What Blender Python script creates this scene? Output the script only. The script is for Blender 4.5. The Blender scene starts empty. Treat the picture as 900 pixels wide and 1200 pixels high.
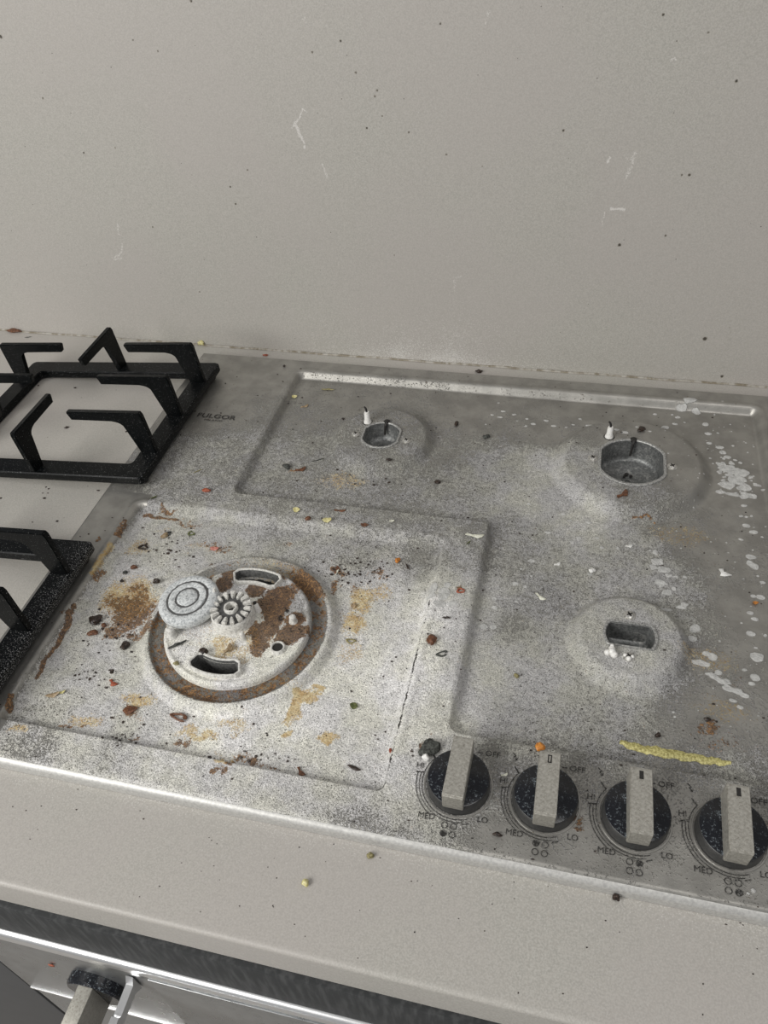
import bpy, bmesh, math, random
import numpy as np
from mathutils import Matrix, Vector

random.seed(7); rng = np.random.default_rng(11)
SC = bpy.context.scene; COL = SC.collection
MM = 0.001
# ------------------------------------------------------------------ camera (world: mm measured on the hob, stored in metres)
R = np.array([[0.97160899, -0.11295289, 0.20788847],
              [0.22785568, 0.68330875, -0.69366486],
              [-0.06370056, 0.72133958, 0.68964589]])
CP = np.array([370.957, -204.471, 484.334]); F = 922.73
cd = bpy.data.cameras.new('camera'); cam = bpy.data.objects.new('camera', cd); COL.objects.link(cam)
cd.sensor_fit = 'VERTICAL'; cd.sensor_height = 24; cd.lens = F * 24 / 1200; cd.clip_start = .01; cd.clip_end = 50
M4 = np.eye(4); M4[:3, :3] = R; M4[:3, 3] = CP * MM
cam.matrix_world = Matrix(M4.tolist()); SC.camera = cam
# ------------------------------------------------------------------ light: one kitchen window to the front left, soft room light
SC.view_settings.view_transform = 'Standard'; SC.view_settings.look = 'None'
SC.view_settings.gamma = 1; SC.view_settings.use_curve_mapping = False
SC.view_settings.exposure = 0.0
w = bpy.data.worlds.new('world'); SC.world = w; w.use_nodes = True
w.node_tree.nodes['Background'].inputs[0].default_value = (.95, .96, 1.0, 1)
w.node_tree.nodes['Background'].inputs[1].default_value = .24
def area(name, loc, target, sx, sy, power, col):
    l = bpy.data.lights.new(name, 'AREA'); l.shape = 'RECTANGLE'; l.size = sx; l.size_y = sy; l.energy = power; l.color = col
    o = bpy.data.objects.new(name, l); COL.objects.link(o); o.location = loc
    o.rotation_euler = (Vector(target) - Vector(loc)).to_track_quat('-Z', 'Y').to_euler(); return o
area('window_light', (-.85, -1.12, 1.05), (.2, .3, 0), 1.2, .8, 34, (1, .985, .95))
area('ceiling_light', (.9, -.3, 1.75), (.4, .35, .1), .8, .8, 7, (1, .97, .93))

def ray(px, py):
    return R @ np.array([(px - 450) / F, -(py - 600) / F, -1.])
def S(px, py, z=0.):                       # point of the horizontal plane z (mm) seen at a pixel of the photograph
    d = ray(px, py); p = CP + d * (z - CP[2]) / d[2]; return p[0], p[1]
def SY(px, py, y):
    d = ray(px, py); p = CP + d * (y - CP[1]) / d[1]; return p[0], p[2]

# ------------------------------------------------------------------ helpers
def tag(o, label=None, cat=None, group=None, kind=None):
    for k, v in (('label', label), ('category', cat), ('group', group), ('kind', kind)):
        if v: o[k] = v
    return o
def link(name, me, mat=None, parent=None, loc=None):
    o = bpy.data.objects.new(name, me); COL.objects.link(o)
    if mat is not None and me is not None: me.materials.append(mat)
    if parent is not None: o.parent = parent
    if loc is not None: o.location = [c * MM for c in loc]
    return o
def empty(name, loc=(0, 0, 0)):
    return link(name, None, loc=loc)
def from_bm(name, bm, mat, parent=None, smooth=True, loc=None, angle=35):
    me = bpy.data.meshes.new(name)
    bmesh.ops.recalc_face_normals(bm, faces=bm.faces)
    for v in bm.verts: v.co *= MM
    bm.to_mesh(me); bm.free()
    if smooth: me.shade_smooth() if not angle else me.set_sharp_from_angle(angle=math.radians(angle))
    return link(name, me, mat, parent, loc)
def box(bm, x0, x1, y0, y1, z0, z1, bev=0):
    vs = [bm.verts.new((x, y, z)) for x in (x0, x1) for y in (y0, y1) for z in (z0, z1)]
    fs = [bm.faces.new([vs[i] for i in q]) for q in ((0, 1, 3, 2), (4, 6, 7, 5), (0, 4, 5, 1), (2, 3, 7, 6), (0, 2, 6, 4), (1, 5, 7, 3))]
    if bev:
        es = list({e for f in fs for e in f.edges})
        bmesh.ops.bevel(bm, geom=es, offset=bev, segments=2, affect='EDGES', profile=.5)
def extrude_poly(bm, pts, frame, t):
    """pts 2-D outline; frame(u,v,w)->xyz; thickness from w=0 to t"""
    a = [bm.verts.new(frame(u, v, 0)) for u, v in pts]; b = [bm.verts.new(frame(u, v, t)) for u, v in pts]
    bm.faces.new(a); bm.faces.new(b[::-1]); n = len(pts)
    for i in range(n): bm.faces.new([a[i], b[i], b[(i + 1) % n], a[(i + 1) % n]])
def lathe(bm, prof, cx=0, cy=0, seg=48, shape=None, close_top=False, wob=0):
    """prof: list of (r,z); shape(angle, r)->(x,y)"""
    rings = []
    for k, (r, z) in enumerate(prof):
        ring = []
        for i in range(seg):
            a = 2 * math.pi * i / seg
            x, y = (r * math.cos(a), r * math.sin(a)) if shape is None else shape(a, r)
            if wob: x += rng.normal(0, wob); y += rng.normal(0, wob)
            ring.append(bm.verts.new((cx + x, cy + y, z + (rng.normal(0, wob) if wob else 0))))
        rings.append(ring)
    for a, b in zip(rings, rings[1:]):
        for i in range(seg): bm.faces.new([a[i], a[(i + 1) % seg], b[(i + 1) % seg], b[i]])
    if close_top: bm.faces.new(rings[-1])
    return rings
def tube(bm, pts, r, seg=8, taper=None):
    rings = []
    for i, p in enumerate(pts):
        p = Vector(p); d = Vector(pts[min(i + 1, len(pts) - 1)]) - Vector(pts[max(i - 1, 0)])
        q = d.to_track_quat('Z', 'Y'); rr = r if taper is None else r * taper[i]
        rings.append([bm.verts.new(p + q @ Vector((rr * math.cos(2 * math.pi * k / seg), rr * math.sin(2 * math.pi * k / seg), 0))) for k in range(seg)])
    for a, b in zip(rings, rings[1:]):
        for k in range(seg): bm.faces.new([a[k], a[(k + 1) % seg], b[(k + 1) % seg], b[k]])
    bm.faces.new(rings[0][::-1]); bm.faces.new(rings[-1])
def ss(a, b, x):
    t = np.clip((x - a) / (b - a), 0, 1); return t * t * (3 - 2 * t)
def vnoise(x, y, scale, seed, octv=3):
    out = np.zeros_like(x); amp = 1; tot = 0
    for o in range(octv):
        g = np.random.default_rng(seed + o * 17).random((256, 256))
        u = x / scale + 31.7 * o + 1000; v = y / scale + 17.3 * o + 1000
        i = np.floor(u).astype(int); j = np.floor(v).astype(int); fu = u - i; fv = v - j
        fu = fu * fu * (3 - 2 * fu); fv = fv * fv * (3 - 2 * fv)
        a = g[i % 256, j % 256]; b = g[(i + 1) % 256, j % 256]; c = g[i % 256, (j + 1) % 256]; d = g[(i + 1) % 256, (j + 1) % 256]
        out += amp * ((a * (1 - fu) + b * fu) * (1 - fv) + (c * (1 - fu) + d * fu) * fv); tot += amp; amp *= .55; scale *= .5
    return out / tot

# ------------------------------------------------------------------ materials
class NT:
    def __init__(s, name):
        s.m = bpy.data.materials.new(name); s.m.use_nodes = True; s.t = s.m.node_tree; s.b = s.t.nodes['Principled BSDF']
        tc = s.t.nodes.new('ShaderNodeTexCoord'); mp = s.t.nodes.new('ShaderNodeMapping'); mp.inputs['Scale'].default_value = (1000, 1000, 1000)
        s.t.links.new(tc.outputs['Object'], mp.inputs[0]); s.P = mp.outputs[0]
    def n(s, typ, **k):
        x = s.t.nodes.new(typ)
        for a, v in k.items(): setattr(x, a, v)
        return x
    def set(s, inp, v):
        if hasattr(v, 'links') or hasattr(v, 'is_output'): s.t.links.new(v, inp)
        else: inp.default_value = v
    def noise(s, scale, det=2, rough=.5, off=None, dist=0):
        x = s.n('ShaderNodeTexNoise'); P = s.P
        if off: 
            m = s.n('ShaderNodeMapping'); s.set(m.inputs[0], P); m.inputs['Location'].default_value = off; P = m.outputs[0]
        s.set(x.inputs['Vector'], P); x.inputs['Scale'].default_value = scale; x.inputs['Detail'].default_value = det
        x.inputs['Roughness'].default_value = rough; x.inputs['Distortion'].default_value = dist; return x.outputs['Fac']
    def vor(s, scale, out='Distance', rnd=1):
        x = s.n('ShaderNodeTexVoronoi'); s.set(x.inputs['Vector'], s.P); x.inputs['Scale'].default_value = scale; x.inputs['Randomness'].default_value = rnd; return x.outputs[out]
    def math(s, op, a, b=0., c=None, clamp=False):
        x = s.n('ShaderNodeMath', operation=op); x.use_clamp = clamp; s.set(x.inputs[0], a); s.set(x.inputs[1], b)
        if c is not None: s.set(x.inputs[2], c)
        return x.outputs[0]
    def rng(s, v, a, b, c=0., d=1., smooth=True):
        x = s.n('ShaderNodeMapRange'); x.interpolation_type = 'SMOOTHSTEP' if smooth else 'LINEAR'
        s.set(x.inputs[0], v)
        for i, q in zip((1, 2, 3, 4), (a, b, c, d)): s.set(x.inputs[i], q)
        return x.outputs[0]
    def mix(s, f, a, b):
        x = s.n('ShaderNodeMix', data_type='RGBA'); s.set(x.inputs[0], f); s.set(x.inputs[6], a if not isinstance(a, tuple) else (*a, 1)[:4]); s.set(x.inputs[7], b if not isinstance(b, tuple) else (*b, 1)[:4]); return x.outputs[2]
    def mul(s, c, f):
        x = s.n('ShaderNodeVectorMath', operation='SCALE'); s.set(x.inputs[0], c); s.set(x.inputs['Scale'], f); return x.outputs[0]
    def attr(s, name):
        x = s.n('ShaderNodeAttribute', attribute_name=name); return x.outputs['Fac']
    def bump(s, h, dist, strength=1):
        x = s.n('ShaderNodeBump'); s.set(x.inputs['Height'], h); x.inputs['Distance'].default_value = dist * MM; s.set(x.inputs['Strength'], strength); s.set(s.b.inputs['Normal'], x.outputs[0])
    def out(s, col, rough=.5, metal=0., spec=None):
        s.set(s.b.inputs['Base Color'], (*col, 1) if isinstance(col, tuple) else col); s.set(s.b.inputs['Roughness'], rough); s.set(s.b.inputs['Metallic'], metal)
        if spec is not None: s.b.inputs['Specular IOR Level'].default_value = spec
        return s.m

def corroded(name, steel=(.36, .35, .325), grain=1.0, srough=.42):
    s = NT(name)
    cov, bri, rust, yel, char_shade, blob = (s.attr(a) for a in ('cov', 'bright', 'rust', 'yellow', 'char_shade', 'blob'))
    g1 = s.noise(.62 * grain, 3, .6); g2 = s.noise(.22 * grain, 3, .6, (31, 7, 3)); g3 = s.noise(1.5 * grain, 2, .6, (5, 77, 1))
    g = s.math('ADD', s.math('MULTIPLY', g1, .55), s.math('ADD', s.math('MULTIPLY', g2, .2), s.math('MULTIPLY', g3, .25)))
    t = s.math('MULTIPLY_ADD', s.math('SUBTRACT', cov, .5), .42, g)
    fac = s.rng(t, .46, .535)
    fac = s.math('MULTIPLY', fac, s.rng(cov, 0, .12))
    # residue colour: whitish salt with darker pits
    tone = s.rng(g3, .3, .7, .56, 1.38, False); tone2 = s.rng(g2, .3, .7, .82, 1.15, False)
    res = s.n('ShaderNodeCombineColor'); k = s.math('MULTIPLY', s.math('MULTIPLY', s.math('MULTIPLY', bri, 1.28), tone), tone2)
    s.set(res.inputs[0], k); s.set(res.inputs[1], s.math('MULTIPLY', k, .985)); s.set(res.inputs[2], s.math('MULTIPLY', k, s.rng(s.noise(.03, 3, .6, (6, 6, 2)), .35, .65, .885, .975))); res = res.outputs[0]
    sn = s.noise(.05, 3, .6, (3, 3, 3)); st = s.mix(s.rng(sn, .3, .7), tuple(c * .86 for c in steel), tuple(c * 1.12 for c in steel))
    base = s.mix(fac, st, res)
    yn = s.rng(s.math('MULTIPLY_ADD', s.math('SUBTRACT', g1, .5), 1.6, yel), .25, .8)
    base = s.mix(s.math('MULTIPLY', yn, .85), base, s.mix(s.rng(g2, .3, .7), (.50, .31, .10), (.70, .57, .30)))
    rn = s.math('ADD', s.math('MULTIPLY', s.math('SUBTRACT', g2, .5), 1.3), s.math('MULTIPLY', s.math('SUBTRACT', g1, .5), 1.3))
    rf = s.rng(s.math('MULTIPLY_ADD', rust, 1.15, rn), .30, .62)
    rc = s.mix(s.rng(g3, .35, .65), (.028, .013, .006), (.22, .105, .036))
    rc = s.mix(s.rng(s.noise(.3, 3, .6, (9, 1, 5)), .42, .58), rc, s.mix(s.rng(g1, .4, .6), (.05, .022, .009), (.36, .19, .07)))
    base = s.mix(s.math('MULTIPLY', rf, .9), base, rc)
    pn = s.rng(s.noise(1.25 * grain, 2, .5, (70, 2, 9)), .605, .66)                    # small dark pits
    pits = s.math('MULTIPLY', pn, s.rng(cov, .25, .6, 0, .75))
    base = s.mix(pits, base, (.045, .04, .035))
    cn = s.rng(s.math('ADD', char_shade, rn), .35, .7); base = s.mix(cn, base, (.02, .016, .013))
    bf = s.rng(s.math('MULTIPLY_ADD', s.math('SUBTRACT', g1, .5), .5, blob), .42, .55)
    base = s.mix(s.math('MULTIPLY', bf, .88), base, s.mix(s.rng(g2, .3, .7), (.47, .47, .455), (.66, .66, .64)))
    cover = s.math('MAXIMUM', s.math('MAXIMUM', fac, rf), s.math('MAXIMUM', bf, cn))
    metal = s.math('MULTIPLY', s.math('SUBTRACT', 1., cover), .75)
    rough = s.rng(cover, 0, 1, s.math('MULTIPLY_ADD', cov, .3, srough), .76, False)
    hb = s.math('SUBTRACT', s.math('MULTIPLY_ADD', g, s.rng(cover, 0, 1, .15, 1, False), s.math('MULTIPLY', bf, .25)), s.math('MULTIPLY', pits, .25))
    s.bump(hb, 2.2, .85)
    return s.out(base, rough, metal, .35)
M_HOB = corroded('corroded_steel')
M_PLATE = corroded('corroded_alloy', (.42, .40, .37), 1.15, .5)

def stone(name, attrs=True):
    s = NT(name)
    n1 = s.noise(.9, 2, .6); n2 = s.noise(.28, 3, .6, (9, 4, 4)); n3 = s.noise(.006, 3, .5, (2, 2, 8)); n4 = s.noise(2.2, 1, .5, (9, 9, 1))
    c = s.mix(s.rng(n1, .35, .65), (.362, .350, .318), (.470, .455, .418))
    c = s.mix(s.rng(n2, .3, .7, 0, .45), c, (.445, .425, .385))
    c = s.mix(s.rng(n3, .35, .65, 0, .4), c, (.44, .405, .385))
    x = s.n('ShaderNodeTexVoronoi'); s.set(x.inputs['Vector'], s.P); x.inputs['Scale'].default_value = .12   # few dark grains
    sz = s.n('ShaderNodeSeparateColor'); s.set(sz.inputs[0], x.outputs['Color'])
    rad = s.rng(sz.outputs[0], .55, 1, -.02, .085, False)
    c = s.mix(s.math('MULTIPLY', s.rng(s.math('SUBTRACT', rad, x.outputs['Distance']), 0, .03), .85), c, (.06, .05, .04))
    x = s.n('ShaderNodeTexVoronoi'); s.set(x.inputs['Vector'], s.P); x.inputs['Scale'].default_value = .33
    sz = s.n('ShaderNodeSeparateColor'); s.set(sz.inputs[0], x.outputs['Color'])
    rad = s.rng(sz.outputs[1], .6, 1, -.02, .12, False)
    f = s.rng(s.math('SUBTRACT', rad, x.outputs['Distance']), 0, .04)
    c = s.mix(s.math('MULTIPLY', f, .5), c, s.mix(s.rng(sz.outputs[2], .5, .6), (.14, .12, .10), (.62, .6, .56)))
    if attrs:
        v = s.attr('vein'); c = s.mix(s.rng(s.math('MULTIPLY_ADD', s.math('SUBTRACT', n1, .5), 1.2, v), .4, .8, 0, .75), c, (.68, .66, .63))
        d = s.attr('dust'); c = s.mix(s.rng(s.math('ADD', s.math('MULTIPLY', s.math('SUBTRACT', n4, .5), 1.5), s.math('MULTIPLY_ADD', s.math('SUBTRACT', n1, .5), 1.5, d)), .45, .75, 0, .75), c, (.66, .65, .62))
        k = s.attr('grime'); c = s.mix(s.rng(s.math('MULTIPLY_ADD', s.math('SUBTRACT', n2, .5), 1.2, k), .35, .9, 0, .7), c, (.17, .15, .11))
    if attrs: c = s.mix(s.rng(k, .8, 1.05, 0, .85), c, (.035, .03, .025))
    s.bump(n1, .12, .35)
    return s.out(c, s.rng(n2, .3, .7, .42, .55, False), 0, .45)
M_WALL = stone('grey_beige_quartz_wall'); M_COUNTER = stone('grey_beige_quartz_worktop')

s = NT('black_enamel'); n = s.noise(1.1, 2, .6); dd = s.attr('dust')
sp = s.rng(s.math('MULTIPLY_ADD', dd, .3, n), .66, .72)
s.bump(s.noise(2.0, 1), .08, .5); M_IRON = s.out(s.mix(sp, (.0022, .003, .0034), (.30, .30, .30)), s.rng(sp, 0, 1, .36, .8), 0, .14)
s = NT('knob_black'); n = s.noise(.55, 4, .75); n2 = s.noise(.12, 2, .5, (4, 4, 4))
sp = s.math('MULTIPLY', s.rng(n, .54, .66), s.rng(n2, .38, .6, .15, .75)); M_KBLK = s.out(s.mix(sp, (.008, .009, .012), (.26, .30, .33)), s.rng(sp, 0, 1, .18, .7), 0, .5)
s = NT('knob_steel'); n = s.noise(.55, 4, .7); n2 = s.noise(.8, 2, .6, (5, 5, 5)); c = s.mix(s.rng(n, .35, .65), (.36, .345, .305), (.48, .465, .42)); c = s.mix(s.rng(n2, .57, .66, 0, .45), c, (.18, .16, .13)); s.bump(n, .5, .5); M_KST = s.out(c, s.rng(n, .3, .7, .4, .65, False), .55)
s = NT('knob_skirt'); n = s.noise(.6, 2); M_SKIRT = s.out(s.mix(n, (.035, .035, .036), (.085, .085, .083)), .4, .4)
s = NT('cup_cast'); n = s.noise(.5, 3, .6); n2 = s.noise(.2, 3, .6, (8, 8, 8)); c = s.mix(s.rng(n, .3, .7), (.13, .135, .135), (.27, .275, .27)); c = s.mix(s.rng(n2, .56, .66, 0, .7), c, (.42, .42, .40)); s.bump(n, .3, .6); M_CUP = s.out(c, .48, .6)
s = NT('cup_rim'); n = s.noise(.7, 3, .6); s.bump(n, .4, .6); M_RIM = s.out(s.mix(s.rng(n, .35, .65), (.22, .22, .215), (.52, .52, .50)), .5, .5)
s = NT('screw_steel'); M_SCREW = s.out(s.mix(s.rng(s.noise(.9, 2), .35, .65), (.40, .39, .36), (.66, .65, .62)), .35, .7)
s = NT('white_ceramic'); M_CER = s.out(s.mix(s.rng(s.noise(.8, 2), .55, .7), (.82, .81, .78), (.55, .52, .46)), .35)
s = NT('black_parts_and_holes'); M_BLACK = s.out(s.mix(s.noise(.8, 3), (.006, .006, .006), (.03, .027, .024)), .6)  # black parts, and painted dark for the insides of holes, slots and recesses
s = NT('salt_alloy'); n = s.noise(.5, 4, .65); n2 = s.noise(1.4, 2, .6, (1, 5, 9)); c = s.mix(s.rng(n, .3, .6), (.30, .32, .33), (.68, .70, .70)); c = s.mix(s.rng(n2, .62, .7, 0, .85), c, (.05, .05, .05)); s.bump(n, .9, .8); M_SALT = s.out(c, .7, .05)
s = NT('salt_alloy_light'); n = s.noise(.45, 4, .65); n2 = s.noise(1.2, 2, .6, (1, 5, 9)); c = s.mix(s.rng(n, .3, .6), (.44, .43, .40), (.74, .73, .69)); c = s.mix(s.rng(n2, .64, .7, 0, .8), c, (.08, .06, .045)); s.bump(n, .8, .8); M_SALT2 = s.out(c, .75, .05)
s = NT('slot_shade'); n = s.noise(.5, 3, .6); M_SLOT = s.out(s.mix(s.rng(n, .3, .7), (.06, .06, .058), (.16, .16, .155)), .7)  # darker than the collar, shade of the deep slots put into the colour
s = NT('groove_dark'); n = s.noise(.8, 3); M_GROOVE = s.out(s.mix(n, (.035, .034, .033), (.12, .12, .12)), .7)  # dark tone for the cap grooves and the ring between burner teeth
s = NT('print_ink'); n = s.noise(.8, 2, .6); M_INK = s.out(s.mix(s.rng(n, .5, .68), (.018, .017, .015), (.16, .155, .145)), .6)
s = NT('slate_panel')
m_ = s.n('ShaderNodeMapping'); s.set(m_.inputs[0], s.P); m_.inputs['Scale'].default_value = (1, 1, .12); m_.inputs['Rotation'].default_value = (0, .3, 0)
nn = s.n('ShaderNodeTexNoise'); s.set(nn.inputs['Vector'], m_.outputs[0]); nn.inputs['Scale'].default_value = .25; nn.inputs['Detail'].default_value = 4
c = s.mix(s.rng(nn.outputs['Fac'], .4, .7), (.040, .042, .043), (.075, .077, .078)); M_SLATE = s.out(c, .7, 0, .3)
s = NT('dark_gap'); M_GAP = s.out(s.mix(s.noise(.3), (.004, .0035, .003), (.007, .006, .005)), .9, 0, .1)
s = NT('brushed_steel'); n = s.noise(.1, 3, .5); M_STEEL = s.out(s.mix(s.rng(n, .3, .7), (.36, .37, .375), (.43, .44, .445)), s.rng(n, .3, .7, .26, .34, False), .85)
s = NT('bright_steel'); M_BRIGHT = s.out(s.mix(s.noise(.3), (.74, .745, .75), (.86, .865, .87)), .28, .8)
s = NT('cabinet_paint'); M_CAB = s.out(s.mix(s.noise(.05), (.070, .072, .075), (.085, .087, .09)), .45)
s = NT('floor_tile'); M_FLOOR = s.out(s.mix(s.noise(.01), (.30, .28, .25), (.36, .33, .30)), .5)
s = NT('old_sealant'); M_SEAL = s.out(s.mix(s.rng(s.noise(.12, 3, .6), .35, .65), (.20, .17, .12), (.42, .40, .36)), .7)
def crumb_mat(name, a, b, rough=.55, metal=0):
    s = NT(name); n = s.noise(.7, 3, .6); s.bump(n, .5, .7); return s.out(s.mix(s.rng(n, .35, .65), a, b), rough, metal)
CM = dict(black=crumb_mat('charred_food', (.008, .006, .005), (.05, .03, .02), .35),
          brown=crumb_mat('browned_food', (.07, .028, .014), (.20, .085, .04), .4),
          red=crumb_mat('reddish_food', (.20, .04, .02), (.42, .12, .06), .4),
          pink=crumb_mat('pinkish_food', (.42, .12, .10), (.55, .28, .22), .4),
          orange=crumb_mat('orange_food', (.45, .14, .02), (.65, .28, .05), .4),
          yellow=crumb_mat('yellow_leaf', (.50, .44, .16), (.68, .64, .36), .5),
          pale=crumb_mat('pale_flake', (.62, .62, .50), (.80, .80, .70), .5),
          white=crumb_mat('white_flake', (.68, .67, .64), (.85, .85, .83), .5),
          green=crumb_mat('dried_green', (.05, .07, .02), (.16, .17, .06), .5),
          olive=crumb_mat('olive_food', (.16, .14, .06), (.33, .29, .14), .5),
          tan=crumb_mat('tan_food', (.22, .15, .08), (.42, .32, .2), .5),
          ash=crumb_mat('black_ash', (.015, .016, .014), (.09, .095, .085), .8))

# ------------------------------------------------------------------ setting: wall, worktop, cabinet fronts, floor
ZC = -12.; YW = 543.
def grid_mesh(name, us, vs, pos, attrs, mat, parent=None, keep=None):
    U, V = np.meshgrid(us, vs, indexing='ij'); P = pos(U, V); nu, nv = U.shape
    me = bpy.data.meshes.new(name)
    idx = np.arange(nu * nv).reshape(nu, nv)
    q = np.stack([idx[:-1, :-1], idx[1:, :-1], idx[1:, 1:], idx[:-1, 1:]], -1)
    if keep is not None: q = q[keep(U, V)[:-1, :-1]]
    q = q.reshape(-1, 4)
    me.vertices.add(nu * nv); me.vertices.foreach_set('co', (np.stack(P, -1).reshape(-1) * MM).astype('f4'))
    me.loops.add(q.size); me.loops.foreach_set('vertex_index', q.reshape(-1).astype('i4'))
    me.polygons.add(len(q)); me.polygons.foreach_set('loop_start', (np.arange(len(q)) * 4).astype('i4'))
    me.update(calc_edges=True); me.shade_smooth()
    for k, a in attrs.items():
        at = me.attributes.new(k, 'FLOAT', 'POINT'); at.data.foreach_set('value', np.broadcast_to(a, U.shape).reshape(-1).astype('f4'))
    return link(name, me, mat, parent)

us = np.arange(-360, 625, 1.1); vs = np.arange(-12, 480, 1.1)
WU, WV = np.meshgrid(us, vs, indexing='ij')
vein = np.zeros_like(WU); grime = np.zeros_like(WU)
def stroke(arr, X, Y, pts, r, k=1.):
    for (x0, y0), (x1, y1) in zip(pts, pts[1:]):
        dx, dy = x1 - x0, y1 - y0; L = dx * dx + dy * dy + 1e-9
        t = np.clip(((X - x0) * dx + (Y - y0) * dy) / L, 0, 1)
        d = np.hypot(X - x0 - t * dx, Y - y0 - t * dy); np.maximum(arr, k * (1 - ss(r * .4, r * 1.6, d)), out=arr)
wob = vnoise(WU, WV, 7, 5, 2) * 7 - 3.5
W = lambda *p: [SY(a, b, YW) for a, b in p]
for pts, r, k in [((( 345, 143), (352, 160), (358, 175)), 1.6, .75), (((342, 150), (350, 141), (356, 126), (361, 131)), 1.2, .7), (((377, 192), (383, 208)), 1.2, .6),
                  (((573, 12), (569, 28)), 1.3, .55), (((137, 262), (140, 275)), 1.3, .6), (((133, 303), (141, 297), (143, 287)), 1.6, .6), (((135, 305), (142, 302)), 1.6, .55),
                  (((712, 190), (716, 184)), 1.3, .8), (((733, 210), (739, 195), (745, 180)), 1.6, .6), (((731, 180), (738, 188), (746, 183)), 1.1, .5), (((716, 244), (732, 245)), 1.6, .85), (((706, 262), (708, 248)), 1.1, .6), (((757, 252), (766, 254)), 1, .5),
                  (((786, 72), (792, 70)), 2.2, .55), (((531, 340), (533, 326), (542, 324)), 1.4, .5), (((355, 22), (360, 26)), 2.4, .45), (((520, 390), (523, 370)), 1, .45), (((779, 268), (786, 270)), 1, .45)]:
    stroke(vein, WU + wob * .5, WV + wob[::-1] * .5, W(*pts), r, k)
for pts, r, k in [(((66, 185), (80, 200), (92, 217), (99, 228)), 1.7, .33), (((857, 375), (853, 410)), 1., .5), (((850, 400), (848, 440)), .7, .4)]:
    stroke(grime, WU + wob * .5, WV, W(*pts), r, k)
for px, py, r in [(826, 397, 2.6), (846, 441, 2), (726, 287, 1.9), (863, 95, 1.7), (777, 17, 1.5), (780, 276, 1.4), (808, 205, 1.6), (660, 153, 1.4), (799, 205, 1.3), (830, 38, 1.2), (417, 85, 1.3), (439, 113, 1.3), (442, 106, 1.1), (430, 150, 1.3), (448, 136, 1.1), (479, 155, 1.1), (366, 61, 1.3), (156, 47, 1.2), (185, 60, 1.2), (98, 179, 1.4), (50, 115, 1.2), (135, 173, 1.), (179, 266, 1.1), (270, 219, 1.2), (290, 199, 1), (565, 195, 1), (523, 181, 1.2), (462, 299, 1.2), (516, 28, 1.3), (234, 342, 1.3), (399, 48, 1.4), (1, 43, 2), (224, 1, 1.5), (276, 239, 1.3), (340, 430, 1.6)]:
    for x, z in W((px, py)): np.maximum(grime, 1.1 * (1 - ss(r * .55, r * 1.35, np.hypot(WU - x, WV - z))), out=grime)
dust = .62 * np.exp(-np.maximum(WV + 12, 0) / 38) * np.exp(-((WU - 215) / 120) ** 2) + .1 * np.exp(-np.maximum(WV + 12, 0) / 60)
dust *= .6 + .8 * vnoise(WU, WV, 30, 3)
grime = np.maximum(grime, .42 * np.exp(-np.maximum(WV + 12, 0) / 3.5) * ss(300, 420, WU) * (.5 + vnoise(WU, WV, 10, 9)))
wall = grid_mesh('wall_back', us, vs, lambda U, V: (U, np.full_like(U, YW), V), dict(vein=vein, dust=dust, grime=grime), M_WALL)
tag(wall, kind='structure')
bm = bmesh.new(); box(bm, -420, 1000, YW + 1, YW + 20, -12, 760); o = from_bm('panel_core', bm, M_WALL, wall, False)
# worktop: one slab with the rounded front edge, opening under the hob left out because the hob covers it
YF = -76.
def slab_pos(U, V):
    # V runs: 0..T over the top from the wall forward, then round the arris and down the face
    return U, V, np.full_like(U, ZC)
bm = bmesh.new()
prof = [(YW, ZC)] + [(YF + 3 - 3 * math.sin(a), ZC - 3 + 3 * math.cos(a)) for a in np.linspace(0, math.pi / 2, 6)] + [(YF, -45), (YF + 20, -45), (YW, -45)]
prof[0] = (8, ZC); prof[-1] = (8, -45)
extrude_poly(bm, prof, lambda u, v, w_: (-420 + w_, u, v), 1420)
box(bm, -420, -36, 8, YW, -45, ZC); box(bm, 592, 1000, 8, YW, -45, ZC); box(bm, -36, 592, 502, YW, -45, ZC)
ct = from_bm('worktop', bm, M_COUNTER)
me = ct.data
tag(ct, 'grey beige speckled quartz worktop with rounded front edge under the dirty gas hob', 'worktop')
for k in ('vein', 'dust', 'grime'): me.attributes.new(k, 'FLOAT', 'POINT')
# fine attribute skin of salt bloom in front of the hob: part of the slab's own top (0.05 mm film)
us2 = np.arange(-60, 640, 2.); vs2 = np.arange(YF + 4, 1, 2.)
DU, DV = np.meshgrid(us2, vs2, indexing='ij')
dst = .5 * np.exp(-np.maximum(-DV, 0) / 14) * (.4 + .9 * vnoise(DU, DV, 16, 21)) * (1 - .0 * DU)
film = grid_mesh('dusty_film', us2, vs2, lambda U, V: (U, V, np.full_like(U, ZC + .04)), dict(dust=dst, vein=0, grime=0), M_COUNTER, ct)
# silicone joint between worktop and wall
bm = bmesh.new(); pts = [(x, YW - 1.0 + .5 * math.sin(x * .05) , ZC + .6 + .3 * math.sin(x * .13)) for x in range(-420, 1001, 12)]
tube(bm, pts, 1.3, 6); tag(from_bm('trim_1', bm, M_SEAL), kind='structure')

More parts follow.
